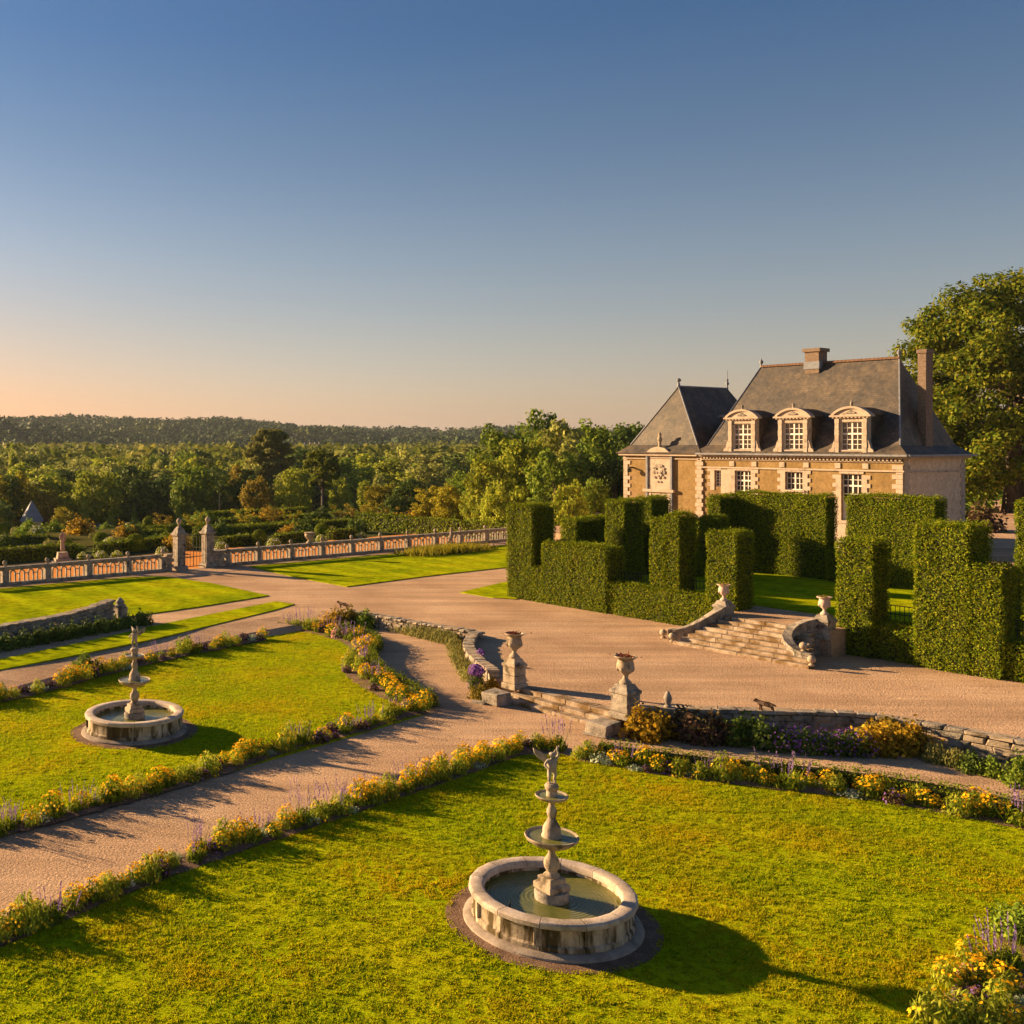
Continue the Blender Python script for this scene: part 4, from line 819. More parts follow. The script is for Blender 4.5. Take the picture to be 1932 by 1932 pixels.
# ================================================================== FOUNTAINS
def skin_obj(name, verts, edges, radii, mat, parent=None, loc=(0, 0, 0), rot=(0, 0, 0), scale=(1, 1, 1), sub=2, root=0):
    me = bpy.data.meshes.new(name); me.from_pydata(verts, edges, []); me.materials.append(mat)
    o = link(name, me, parent, loc, rot, scale); o.modifiers.new('skin', 'SKIN')
    sv = me.skin_vertices[0].data
    for i, r in enumerate(radii): sv[i].radius = (r, r) if not isinstance(r, tuple) else r; sv[i].use_root = i == root
    if sub: m = o.modifiers.new('sub', 'SUBSURF'); m.levels = sub; m.render_levels = sub
    o.modifiers['skin'].use_smooth_shade = True
    return o
PUT_V = [(0, 0, .25), (0, .005, .31), (0, -.005, .37), (0, 0, .415), (0, -.012, .45), (0, -.02, .49), (0, -.02, .525),      # 0-6 trunk, neck, head
         (-.045, 0, .215), (-.06, -.03, .13), (-.045, .005, .035), (-.05, -.035, .012),                                      # 7-10 left leg
         (.045, 0, .215), (.065, -.005, .13), (.06, .03, .04), (.07, -.01, .015),                                           # 11-14 right leg
         (-.075, 0, .385), (-.145, -.02, .32), (-.12, -.09, .28), (-.10, -.12, .29),                                          # 15-18 left arm bent to the belly
         (.075, 0, .395), (.125, -.01, .47), (.10, -.01, .56), (.095, -.012, .62)]                                            # 19-22 right arm raised
PUT_E = [(0, 1), (1, 2), (2, 3), (3, 4), (4, 5), (5, 6), (0, 7), (7, 8), (8, 9), (9, 10), (0, 11), (11, 12), (12, 13), (13, 14), (2, 15), (15, 16), (16, 17), (17, 18), (2, 19), (19, 20), (20, 21), (21, 22)]
PUT_R = [r_ * (1.22 if i_ < 7 else 0.98) for i_, r_ in enumerate([.058, .062, .058, .026, .040, .055, .036, .040, .034, .022, .018, .040, .034, .022, .018, .028, .023, .018, .016, .028, .023, .018, .014])]
RIM_R, RIM_Z, WAT_Z = 1.36, 0.55, 0.40
def fountain(pos, label, rot):
    f = thing('tiered_fountain', label, 'fountain', (*pos, 0.03), 0.0, 'stone fountains on the parterre lawns')
    MB().lathe([(1.75, -0.02), (1.75, 0.005), (1.2, 0.012), (0.2, 0.012)], 48).obj('soil_ring', SOIL, f)
    MB().lathe([(1.46, 0.0), (1.45, 0.04), (1.38, 0.075), (1.34, 0.08), (1.30, 0.085)], 48).obj('apron', CEMENT, f, smooth=True)
    n = 12
    for i in range(n):
        a0 = 2 * math.pi * i / n + 0.12; a1 = a0 + 2 * math.pi / n; g = 0.006
        MB().lathe([(1.16, 0.06), (1.31, 0.06), (1.32, 0.08), (1.32, 0.15), (1.295, 0.17), (1.28, 0.175), (1.275, 0.405), (1.29, 0.43), (1.16, 0.43)], 2, a0 + g, a1 - g).obj('wall_stone', BASIN, f, smooth=True)
        MB().lathe([(1.11, 0.433), (1.325, 0.433), (RIM_R, 0.455), (RIM_R + .004, 0.52), (1.345, 0.54), (1.325, 0.546), (1.15, 0.546), (1.125, 0.535), (1.11, 0.51), (1.11, 0.433)], 2, a0 + g * .6, a1 - g * .6).obj('rim_stone', BASIN_RIM, f, smooth=True)
        if i % 2 == 0: MB().box(-0.05, 0.045, -0.10, 0.10, 0.155, 0.43).obj('pilaster', BASIN, f, (1.275 * math.cos(a0), 1.275 * math.sin(a0), 0), (0, 0, a0), bevel=0.008)
    MB().lathe([(1.13, 0.10), (1.13, 0.45)], 48, cap=False).obj('inner_wall', BASIN, f, smooth=True)
    MB().lathe([(1.128, WAT_Z - .03), (0.0, WAT_Z - .03)], 48).obj('water', WATER, f, smooth=True)
    MB().lathe([(0.30, 0.1), (0.30, 0.24), (0.275, 0.30), (0.285, 0.48), (0.27, 0.53), (0.20, 0.53)], 28).obj('drum', STONE_OLD, f, smooth=True)
    MB()._sq([(0.215, 0.532), (0.215, 0.62), (0.20, 0.635), (0.165, 0.66), (0.165, 0.73), (0.14, 0.745)]).obj('pedestal', STONE, f, bevel=0.006, rot=(0, 0, R(25)))
    MB().lathe([(0.13, 0.747), (0.135, 0.77), (0.10, 0.80), (0.085, 0.83), (0.115, 0.88), (0.132, 0.95), (0.125, 1.01), (0.09, 1.07), (0.062, 1.12), (0.055, 1.17), (0.075, 1.20), (0.09, 1.215)], 22).obj('baluster', STONE, f, smooth=True)
    MB().lathe([(0.07, 1.216), (0.18, 1.235), (0.32, 1.29), (0.42, 1.36), (0.445, 1.41), (0.435, 1.425), (0.41, 1.42), (0.36, 1.375), (0.2, 1.33), (0.1, 1.32)], 36).obj('lower_bowl', STONE, f, smooth=True)
    MB().lathe([(0.405, 1.405), (0.0, 1.405)], 32).obj('bowl_water', WATER, f)
    MB().lathe([(0.165, 1.33), (0.165, 1.43), (0.15, 1.46), (0.145, 1.56), (0.125, 1.60), (0.09, 1.66), (0.06, 1.72), (0.075, 1.77), (0.088, 1.81), (0.078, 1.86), (0.05, 1.92), (0.05, 1.97), (0.09, 2.0)], 22).obj('upper_stem', STONE, f, smooth=True)
    MB().lathe([(0.06, 1.99), (0.14, 2.005), (0.23, 2.04), (0.272, 2.085), (0.265, 2.10), (0.245, 2.095), (0.2, 2.06), (0.1, 2.05)], 30).obj('upper_bowl', STONE, f, smooth=True)
    MB().lathe([(0.242, 2.082), (0.0, 2.082)], 28).obj('bowl_water', WATER, f)
    MB().lathe([(0.095, 2.05), (0.085, 2.17), (0.11, 2.20), (0.118, 2.25), (0.09, 2.29), (0.03, 2.30)], 18).obj('statue_base', STONE, f, smooth=True)
    c = skin_obj('cherub', PUT_V, PUT_E, PUT_R, CHERUB, f, (0, 0, 2.29), (0, 0, rot))
    for sx in (-1, 1):
        wp = [(0, 0, 0), (.03, .02, .07), (.11, .07, .14), (.22, .12, .19), (.20, .12, .10), (.15, .09, .03), (.07, .05, -.03)]
        m = MB(); m.add([(sx * x, y, z) for x, y, z in wp] + [(sx * x, y + .016, z) for x, y, z in wp], [tuple(range(7)), tuple(range(13, 6, -1))] + [(i, (i + 1) % 7, 7 + (i + 1) % 7, 7 + i) for i in range(7)])
        m.obj('wing', CHERUB, c, (sx * .025, .05, .37))
    return f
fountain(FN, 'near stone fountain with two bowls and a cherub, in the middle of the big lawn', R(15))
nz = MB().lathe([(0.012, 0), (0.012, 0.13), (0.006, 0.16), (0, 0.16)], 6).obj('water_nozzle', IRON, None, (FN[0] - 0.78, FN[1] - 0.35, 0.36))
tag(nz, 'small dark nozzle rising from the water of the near fountain', 'nozzle')
fountain(FL, 'farther stone fountain with two bowls and a cherub, on the left lawn', R(-30))

# ================================================================== TERRACE STEPS, URNS AND WALLS
def urn(loc, s, label, flower, mat):
    u = thing('garden_urn', label, 'urn', loc, 0, 'stone urns beside the steps'); u.scale = (s, s, s)
    MB().lathe([(0.17, 0), (0.17, 0.05), (0.13, 0.09), (0.075, 0.14), (0.065, 0.22), (0.10, 0.26), (0.19, 0.34), (0.235, 0.44), (0.24, 0.52), (0.215, 0.60), (0.205, 0.66), (0.25, 0.71), (0.31, 0.745), (0.315, 0.775), (0.27, 0.775), (0.24, 0.72), (0.1, 0.70)], 24).obj('bowl', mat, u, smooth=True)
    for a in range(8):
        t = a * math.pi / 4; MB().lathe([(0.0, -.07), (0.05, -.04), (0.055, 0.02), (0.0, 0.08)], 7).obj('carved_lobe', mat, u, (0.21 * math.cos(t), 0.21 * math.sin(t), 0.42), smooth=True)
    C = rng.normal(size=(110, 3)) * (0.12, 0.12, 0.03) + (0, 0, 0.76); link('planting', quad_mesh('planting', cards(C, rng.normal(size=(110, 3)) + (0, 0, 1), 0.045), FLOWER['red'] if flower else LEAF['rust']), u)
    return u
def pedestal(a, b, z, w, h, label, mat=STONE_OLD):
    p = thing('urn_pedestal', label, 'pedestal', ab(a, b, z), AXROT, 'stone pedestals beside the steps')
    MB()._sq([(w * 0.58, -0.05), (w * 0.58, 0.10), (w * 0.52, 0.13)]).obj('base', mat, p, bevel=0.01)
    nb = max(2, round((h - 0.3) / 0.22)); hh = (h - 0.3) / nb
    for k in range(nb): MB().box(-w / 2, w / 2, -w / 2, w / 2, 0.132 + hh * k, 0.128 + hh * (k + 1), jit=0.008).obj('block', mat, p, bevel=0.012)
    MB()._sq([(w * 0.54, h - 0.165), (w * 0.57, h - 0.13), (w * 0.57, h - 0.08), (w * 0.46, h - 0.04), (w * 0.33, h + 0.10)]).obj('cap', mat, p, bevel=0.01)
    return h + 0.10
h = pedestal(-22.95, 24.35, ZT, 0.50, 0.80, 'squat stone pedestal left of the lower steps', STONE)
urn(ab(-22.95, 24.35, ZT + h), 1.0, 'carved stone urn with red flowers left of the lower steps', True, STONE)
h = pedestal(-18.8, 24.35, ZT, 0.56, 0.80, 'squat weathered pedestal right of the lower steps')
urn(ab(-18.8, 24.35, ZT + h), 1.0, 'carved stone urn with red flowers right of the lower steps', True, STONE)
h = pedestal(-24.2, 37.3, ZU - 0.3, 0.55, 0.72, 'narrow pedestal at the left top of the upper steps')
urn(ab(-24.2, 37.3, ZU - 0.3 + h), 0.82, 'pale pink urn at the left top of the upper steps', False, TERRACOTTA_POT)
h = pedestal(-20.25, 37.3, ZU - 0.3, 0.55, 0.72, 'narrow pedestal at the right top of the upper steps')
urn(ab(-20.25, 37.3, ZU - 0.3 + h), 0.82, 'pale pink urn at the right top of the upper steps', False, TERRACOTTA_POT)
# lower steps
ls = thing('lower_steps', 'three low stone steps between the two carved urns', 'steps', ab(-20.9, 23.7, 0), AXROT)
for k in range(3):
    w0 = 1.85 + 0.10 * (2 - k)
    for j in range(4):
        x0 = -w0 + 2 * w0 * j / 4; MB().box(x0 + 0.006, x0 + 2 * w0 / 4 - 0.006, k * 0.31, 1.1 if k == 2 else (k + 1) * 0.31 + 0.06, 0.0 if k == 0 else 0.12 * k - 0.02, 0.12 * (k + 1) - 0.004 + (0.012 if k == 2 else 0), jit=0.008).obj('step_stone', STEP, ls, bevel=0.012)
for a, lab in ((-22.75, 'rough stone block at the left foot of the lower steps'), (-18.75, 'rough stone block at the right foot of the lower steps')):
    tag(MB().box(-0.35, 0.35, -0.33, 0.33, 0, 0.36, jit=0.04).obj('stone_block', STONE_OLD, None, ab(a, 23.35, 0.0), (0, 0, AXROT), bevel=0.03), lab, 'stone block')
for x, y, s, lab in ((1128, 1387, 0.38, 'flat paving slab in the gravel before the right stone block'), (905, 1326, 0.26, 'small flat slab in the gravel left of the lower steps')):
    tag(MB().box(-s, s, -s * .6, s * .6, 0, 0.05, jit=0.02).obj('paving_slab', STONE_OLD, None, at(x, y, 0), (0, 0, AXROT + .2), bevel=0.01), lab, 'slab')
# upper steps, flared, with curved wing walls
us = thing('upper_steps', 'flight of eight stone steps flaring down between curved wing walls', 'steps', ab(-22.0, 34.5, ZT), AXROT)
for k in range(8):
    t = k / 7; xa = -2.5 * (1 - t) - 1.85 * t; xb = 2.75 * (1 - t) + 1.45 * t; rz = 0.1175
    for j in range(4):
        x0 = xa + (xb - xa) * j / 4; x1 = xa + (xb - xa) * (j + 1) / 4
        MB().box(x0 + .005, x1 - .005, k * 0.33, (k + 1) * 0.33 + (0.05 if k < 7 else 0.0), rz * k - 0.03 if k else -0.1, rz * (k + 1) - (0.0 if k < 7 else 0.004), jit=0.006).obj('step_stone', STEP, us, bevel=0.012)
for side, pts in ((-1, [(-2.1, 2.75), (-2.05, 2.2), (-2.3, 1.5), (-2.8, 0.9), (-3.3, 0.65)]), (1, [(1.65, 2.75), (1.35, 2.3), (1.15, 1.7), (1.35, 1.1), (2.0, 0.7), (2.6, 0.75)])):
    L = smooth_line([(x, y, 0) for x, y in pts], 0.28); n = len(L)
    hz_ = [1.22 - 0.92 * sstep(0, 1, i / (n - 1)) for i in range(n)]; nn = []
    for i in range(n):
        d = (L[min(i + 1, n - 1)] - L[max(i - 1, 0)]).normalized(); nn.append(Vector((-d.y, d.x, 0)))
    for i in range(n - 1):
        for nm_, hw, lo0, lo1, up in (('wing_stone', 0.11, -0.1, -0.1, 0.0), ('coping_stone', 0.16, hz_[i] + .003, hz_[i + 1] + .003, 0.10)):
            t0, t1 = (hz_[i], hz_[i + 1]) if nm_ == 'wing_stone' else (hz_[i] + .103, hz_[i + 1] + .103); p, q = L[i].lerp(L[i + 1], .01), L[i].lerp(L[i + 1], .99)
            vs = [p - nn[i] * hw + Vector((0, 0, lo0)), q - nn[i + 1] * hw + Vector((0, 0, lo1)), p + nn[i] * hw + Vector((0, 0, lo0)), q + nn[i + 1] * hw + Vector((0, 0, lo1)),
                  p - nn[i] * hw + Vector((0, 0, t0)), q - nn[i + 1] * hw + Vector((0, 0, t1)), p + nn[i] * hw + Vector((0, 0, t0)), q + nn[i + 1] * hw + Vector((0, 0, t1))]
            MB().add(vs, [(0, 2, 3, 1), (4, 5, 7, 6), (0, 1, 5, 4), (2, 6, 7, 3), (0, 4, 6, 2), (1, 3, 7, 5)]).obj(nm_, STONE_OLD, us, bevel=0.012)
ballm = MB().lathe([(0.10, 0), (0.10, 0.05), (0.05, 0.08), (0.05, 0.10), (0.11, 0.14), (0.14, 0.21), (0.12, 0.29), (0.06, 0.34), (0, 0.35)], 14).mesh('stone_ball', STONE, True)
for x, y, z, lab in ((-2.6, 0.12, 0.05, 'stone ball at the left foot of the upper steps'), (-3.45, 0.75, 0.0, 'stone ball on the end of the left wing wall'), (2.75, 0.15, 0.1, 'stone ball at the right foot of the upper steps'), (2.15, 0.72, 0.40, 'pale stone ball on the end of the right wing wall')):
    p = ab(-22.0 + x, 34.5 + y, ZT + z); tag(link('stone_ball', ballm, None, p), lab, 'stone ball', 'stone balls of the upper steps')
# retaining walls built of coursed stones with copings
STONES = [MB().box(-0.5, 0.5, -0.5, 0.5, 0, 1, jit=0.10).mesh('wall_stone', m_, bevel=0.06) for m_ in (STONE_OLD, STONE, STONE_OLD, STONE, STONE_OLD, STONE_OLD, STONE)]
def stone_wall(name, pts, z0, z1, label, thick=0.32, sl=0.27, cope=0.10, zfun=None, cat='wall'):
    w = thing(name, label, cat, (pts[0][0], pts[0][1], z0)); L = smooth_line([(x, y, 0) for x, y in pts], sl); o = Vector((pts[0][0], pts[0][1], z0))
    for i in range(len(L) - 1):
        p, q = L[i], L[i + 1]; d = q - p; ang = math.atan2(d.y, d.x); top = (zfun(i / (len(L) - 1)) if zfun else z1) - z0; body = top - cope; nc = max(1, round(body / (0.125 if sl < 0.4 else 0.19)))
        for k in range(nc):
            c = p.lerp(q, 0.5 + (0.25 if k % 2 else -0.25) * 0.6); h = body / nc
            link('wall_stone', random.choice(STONES), w, (c.x - o.x, c.y - o.y, h * k), (0, 0, ang), (d.length * random.uniform(.9, 1.0), thick * random.uniform(.86, 1), h * 0.97))
        c = p.lerp(q, 0.5); link('coping_stone', random.choice(STONES), w, (c.x - o.x, c.y - o.y, body + random.uniform(0, .015)), (0, 0, ang), (d.length * 0.985, thick * 1.25, cope * random.uniform(0.9, 1.1)))
    return w
stone_wall('retaining_wall', WALL_L, -0.02, 0.60, 'low straight stone wall left of the curved terrace wall')
stone_wall('retaining_wall', WALL_C, -0.02, 0.62, 'curved stone wall sweeping to the left urn pedestal')
stone_wall('retaining_wall', WALL_R, -0.02, 0.62, 'long bowed stone wall right of the lower steps', sl=0.52)
lw0, lw1 = at(0, 1212, ZT), at(214, 1172, ZT)
stone_wall('boundary_wall', [tuple((lw0 + (lw0 - lw1) * 0.6).xy), tuple(lw0.xy), tuple(lw0.lerp(lw1, 0.5).xy), tuple(lw1.xy)], ZT, ZT + 0.6, 'rough grey wall at the left edge sweeping up to a pier', thick=0.4, zfun=lambda t: ZT + 0.66 + 0.34 * max(0, (t - 0.62) / 0.38) ** 2)
wp_ = thing('wall_pier', 'carved stone pier ending the rough wall at the left', 'pier', (lw1.x + 0.25, lw1.y + 0.25, ZT), R(40))
MB()._sq([(0.30, 0), (0.30, 0.14), (0.24, 0.18), (0.24, 0.52), (0.28, 0.56)]).obj('shaft', STONE_OLD, wp_, bevel=0.02)
MB().lathe([(0.26, 0.565), (0.28, 0.64), (0.16, 0.72), (0.20, 0.80), (0.12, 0.90), (0.05, 0.97), (0, 0.98)], 9).obj('carved_top', STONE_OLD, wp_, smooth=True)
# openwork metal animals and the bird
AV = [(0, 0, .30), (.16, 0, .31), (.30, 0, .33), (-.16, 0, .29), (.40, 0, .42), (.48, 0, .46), (.58, 0, .43), (-.26, 0, .27), (-.36, 0, .20),
      (.28, -.07, .18), (.30, -.07, .0), (.28, .07, .18), (.24, .07, .0), (-.17, -.07, .18), (-.20, -.07, .10), (-.17, -.07, .0), (-.17, .07, .18), (-.22, .07, .10), (-.20, .07, .0), (.45, -.04, .53), (.45, .04, .53)]
AE = [(0, 1), (1, 2), (0, 3), (2, 4), (4, 5), (5, 6), (3, 7), (7, 8), (2, 9), (9, 10), (2, 11), (11, 12), (3, 13), (13, 14), (14, 15), (3, 16), (16, 17), (17, 18), (5, 19), (5, 20)]
AR = [.10, .10, .095, .095, .06, .06, .03, .035, .02, .035, .022, .035, .022, .05, .03, .022, .05, .03, .022, .02, .02]
for loc, rz, s, lab in ((at_d(1448, 1342, 28.6), R(172), 0.64, 'openwork rusted metal animal standing on the right terrace wall'), (at_d(650, 1146, 46.3), R(165), 0.62, 'openwork rusted metal animal at the far left end of the terrace wall')):
    loc.z = 0.61
    o = skin_obj('animal_sculpture', AV, AE, AR, RUST, None, loc, (0, 0, rz), (s, s, s), sub=1)
    w = o.modifiers.new('wire', 'WIREFRAME'); w.thickness = 0.016; tag(o, lab, 'sculpture', 'metal animals on the terrace wall')
bp = at_d(1260, 1336, 29.0)
tag(MB().lathe([(0.11, 0), (0.10, 0.05), (0.06, 0.08), (0.10, 0.16), (0.115, 0.26), (0.08, 0.36), (0.05, 0.42), (0, 0.46)], 12).obj('stone_finial', STONE_OLD, None, (bp.x, bp.y, 0.61), smooth=True), 'small grey stone finial on the wall beside the right urn', 'finial')

# ================================================================== BALUSTRADE, GATE
BZ = ZT
arch_o = [(-0.165, 0.0), (-0.165, 0.40)] + [(-0.165 * math.cos(math.pi * i / 8), 0.40 + 0.155 * math.sin(math.pi * i / 8)) for i in range(1, 8)] + [(0.165, 0.40), (0.165, 0.0)]
arch_i = [(0.105, 0.0), (0.105, 0.40)] + [(0.105 * math.cos(math.pi * i / 8), 0.40 + 0.105 * math.sin(math.pi * i / 8)) for i in range(1, 8)] + [(-0.105, 0.40), (-0.105, 0.0)]
def arch_mesh():
    mb = MB(); n = len(arch_o); ai = arch_i[::-1]
    for y in (-0.06, 0.06): mb.v += [(x, y, z) for x, z in arch_o] + [(x, y, z) for x, z in ai]
    for i in range(n - 1):
        mb.f += [(i, i + 1, n + i + 1, n + i), (2 * n + i, 3 * n + i, 3 * n + i + 1, 2 * n + i + 1), (i, 2 * n + i, 2 * n + i + 1, i + 1), (n + i, n + i + 1, 3 * n + i + 1, 3 * n + i)]
    return mb.mesh('arch', STONE_OLD)
ARCH = arch_mesh(); LINK = MB().box(-0.5, 0.5, -0.04, 0.04, -0.02, 0.025).mesh('arch_link', STONE_OLD)
PIER = MB()._sq([(0.21, 0), (0.21, 0.16), (0.18, 0.18), (0.18, 0.84), (0.20, 0.86)]).mesh('pier', STONE_OLD, bevel=0.012)
PBALL = MB().lathe([(0.10, 0), (0.05, 0.05), (0.05, 0.08), (0.11, 0.13), (0.125, 0.20), (0.10, 0.28), (0.04, 0.33), (0, 0.34)], 12).mesh('ball_finial', STONE, True)
def balustrade(label, pxs, ball_skip=()):
    ps = []
    for x in pxs:
        k = (x - X0) / F; Y = (P_BAL0.y - P_BAL0.x * BAL_D.y / BAL_D.x) / (1 - k * BAL_D.y / BAL_D.x); ps.append(Vector((k * Y, Y, BZ)))
    b = thing('balustrade', label, 'balustrade', ps[0], math.atan2(BAL_D.y, BAL_D.x))
    for i, p in enumerate(ps):
        t = (p - ps[0]).length; pr = link('pier', PIER, b, (t, 0, 0))
        if i not in ball_skip: link('ball_finial', PBALL, pr, (0, 0, 1.0))
        if i + 1 < len(ps):
            L = (ps[i + 1] - p).length; u = t + 0.19; w = L - 0.38
            MB().box(u, u + w, -0.16, 0.16, -0.1, 0.15).obj('plinth', STONE_OLD, b); MB().box(t - 0.22 + 0.44 * (i > 0) * 0, t + L - 0.222, -0.19, 0.19, 0.865, 1.0).obj('rail', STONE_OLD, b, bevel=0.015)
            MB().box(u, u + w, -0.10, 0.10, 0.79, 0.862).obj('upper_band', STONE_OLD, b)
            sc = w / 4.0
            for k in range(4):
                link('arch', ARCH, b, (u + sc * (k + 0.5), 0, 0.152), (0, 0, 0), (sc * 0.62 / 0.31, 1, 0.638 / 0.555))
                if k < 3: link('arch_link', LINK, b, (u + sc * (k + 1), 0, 0.152 + 0.42), (0, 0, 0), (sc * 0.38, 1, 1))
    return ps
balustrade('balustrade of pierced stone arches left of the garden gate', [-70, 9, 89, 167, 241, 307])
bps = balustrade('long balustrade of pierced stone arches right of the garden gate', [428, 487, 548.5, 607, 663, 717, 769, 821, 868, 915, 958, 1002])
def on_bal(x):
    k = (x - X0) / F; Y = (P_BAL0.y - P_BAL0.x * BAL_D.y / BAL_D.x) / (1 - k * BAL_D.y / BAL_D.x); return Vector((k * Y, Y, BZ))
BR = math.atan2(BAL_D.y, BAL_D.x)
for x, lab in ((338, 'tall square gate pillar with ball finial, left of the gate'), (392, 'tall square gate pillar with ball finial, right of the gate')):
    g = thing('gate_pillar', lab, 'pillar', on_bal(x), BR, 'gate pillars')
    MB()._sq([(0.40, -0.1), (0.40, 0.22), (0.30, 0.28)]).obj('base', STONE_OLD, g, bevel=0.02)
    for k in range(7): MB().box(-0.28, 0.28, -0.28, 0.28, 0.283 + 0.25 * k, 0.528 + 0.25 * k, jit=0.008).obj('block', STONE_OLD, g, bevel=0.012)
    MB()._sq([(0.34, 2.035), (0.38, 2.10), (0.38, 2.18), (0.30, 2.22), (0.22, 2.42), (0.12, 2.58)]).obj('cap', STONE_OLD, g, bevel=0.01)
    MB().lathe([(0.11, 2.585), (0.06, 2.66), (0.10, 2.76), (0.16, 2.88), (0.16, 2.98), (0.08, 3.08), (0, 3.10)], 12).obj('ball_finial', STONE, g, smooth=True)
for x0, x1, lab in ((312, 331, 'short solid wall joining the left balustrade to the gate pillar'), (400, 424, 'short solid wall joining the gate pillar to the right balustrade')):
    a, b = on_bal(x0), on_bal(x1); stone_wall('gate_wall', [tuple(a.xy), tuple(a.lerp(b, .5).xy), tuple(b.xy)], ZT, ZT + 1.0, lab, thick=0.4, sl=0.45)
gt = thing('garden_gate', 'thin iron gate hanging between the two stone pillars', 'gate', on_bal(365), BR); gw_ = (on_bal(392) - on_bal(338)).length / 2 - 0.34
for z in (0.12, 0.7, 2.0): MB().box(-gw_, gw_, -0.02, 0.02, z, z + 0.04).obj('rail', IRON, gt)
gbar = MB().box(-0.011, 0.011, -0.011, 0.011, 0.1, 2.05).mesh('bar', IRON)
for i in range(7): link('bar', gbar, gt, (-gw_ + 2 * gw_ * i / 6, 0, 0), scale=(2.0 if i == 3 else 1, 1, 1))

# ================================================================== HEDGES
def box_leaves(boxes, dens, leaf, jit=0.03, faces='flrtb'):
    Cs, Ns, Ss = [], [], []
    for x0, x1, y0, y1, z0, z1 in boxes:
        for fc, area in (('f', (x1 - x0) * (z1 - z0)), ('b', (x1 - x0) * (z1 - z0)), ('l', (y1 - y0) * (z1 - z0)), ('r', (y1 - y0) * (z1 - z0)), ('t', (x1 - x0) * (y1 - y0))):
            if fc not in faces: continue
            n = int(area * dens * (0.35 if fc == 'b' else 1.25 if fc == 't' else 1)); u = rng.random((n, 2)); P = np.zeros((n, 3)); N = np.zeros((n, 3))
            X = x0 + (x1 - x0) * u[:, 0]; Z = z0 + (z1 - z0) * u[:, 1]
            if fc in 'fb': P[:] = np.stack([X, np.full(n, y0 if fc == 'f' else y1), Z], 1); N[:, 1] = -1 if fc == 'f' else 1
            elif fc in 'lr': P[:] = np.stack([np.full(n, x0 if fc == 'l' else x1), y0 + (y1 - y0) * u[:, 0], Z], 1); N[:, 0] = -1 if fc == 'l' else 1
            else: P[:] = np.stack([X, y0 + (y1 - y0) * u[:, 1], np.full(n, z1)], 1); N[:, 2] = 1
            wob = (vnoise(P[:, 0] + 11 * x0 + P[:, 1], P[:, 2] + P[:, 1] * 0.7, 1.3) - 0.5) * 0.11
            P += N * (rng.normal(size=(n, 1)) * jit + wob[:, None]); 
            if fc == 't': P[:, 2] += np.abs(rng.normal(size=n)) * 0.06 + (rng.random(n) < 0.04) * 0.09
            Cs.append(P); Ns.append(N + rng.normal(size=(n, 3)) * 0.62); Ss.append(leaf * (0.6 + 0.8 * rng.random(n)))
    return cards(np.concatenate(Cs), np.concatenate(Ns), np.concatenate(Ss), 0.5)
def hedge(label, boxes, dens=800, leaf=0.040, mat=YEW, name='clipped_hedge', origin=None, rot=AXROT, group='clipped yew hedges before the house'):
    """boxes in (a0, a1, b0, b1, z0, z1)"""
    a = min(b_[0] for b_ in boxes); b = min(b_[2] for b_ in boxes); z = min(b_[4] for b_ in boxes); o = ab(a, b, z) if origin is None else origin
    loc = [(b_[0] - a, b_[1] - a, b_[2] - b, b_[3] - b, b_[4] - z, b_[5] - z) for b_ in boxes]
    h = thing(name, label, 'hedge', o, rot, group)
    core = MB(); i = 0.07
    for q in loc: core.box(q[0] + i, q[1] - i, q[2] + i, q[3] - i, q[4], q[5] - i)
    core.obj('branches', CORE, h); link('foliage', quad_mesh('foliage', box_leaves(loc, dens, leaf), mat), h); return h
def hb(x0, x1, ytop, b, depth, z0):
    a0, Y0 = ray_b(x0, b); a1, Y1 = ray_b(x1, b); zt = CAMZ - (ytop - YH) * (Y0 + Y1) / 2 / F; return (a0, a1, b, b + depth, z0, zt)
B = 38.2
def low(x0, x1, zt, d=0.85): a0, _ = ray_b(x0, B); a1, _ = ray_b(x1, B); return (a0, a1, B, B + d, ZT, zt)
hedge('tall hedge block at the left end of the clipped hedges', [hb(956, 1003, 955, B, 1.7, ZT)])
hedge('wide chest-high hedge with a raised middle, right of the tall left block', [hb(1003.5, 1022, 1072, B - 0.05, 1.2, ZT), hb(1022, 1143, 1031, B - 0.1, 1.3, ZT)])
hedge('low hedge strip along the gravel left of the upper steps', [low(1143.5, 1345, 1.72)])
hedge('tall hedge pillar with a stepped top above the low strip', [hb(1226, 1252, 981, B + 0.15, 1.1, ZU), hb(1252, 1280, 972, B + 0.15, 1.25, ZU)])
hedge('square hedge pillar just left of the upper steps', [hb(1333, 1388, 1007, B, 1.25, ZT)])
hedge('square hedge pillar just right of the upper steps', [hb(1578, 1645, 1022, B - 0.15, 1.25, ZT)])
hedge('low hedge strip along the gravel right of the upper steps', [low(1646, 2060, 1.55, 1.0)])
hedge('big stepped hedge at the right, tall at left and lower at right', [hb(1724, 1826, 994, B - 0.2, 1.7, ZT), hb(1826, 1889, 1071, B - 0.2, 1.0, ZT)])
hedge('dark hedge block behind the chest-high hedge', [hb(1058, 1086, 981, B + 3.0, 3.4, ZU)])
hedge('hedge pillar in the second row, left one of two', [hb(1142, 1177, 947, B + 3.6, 1.5, ZU)])
hedge('hedge pillar in the second row, right one of two', [hb(1198, 1228, 941, B + 7.0, 1.6, ZU)])
hedge('shaded low block behind the stepped pillar', [hb(1296, 1318, 980, B + 8.0, 2.6, ZU)])
hedge('long high hedge before the house, left of the french window', [hb(1334, 1358, 938, B + 11.0, 2.4, ZU), hb(1384, 1558, 934, B + 12.2, 1.0, ZU)])
hedge('low hedge strip at the foot of the long high hedge', [hb(1558, 1600, 1042, B + 11.9, 0.7, ZU)])
hedge('long high hedge before the house, right of the french window', [hb(1596, 1762, 940, B + 12.2, 1.2, ZU)])
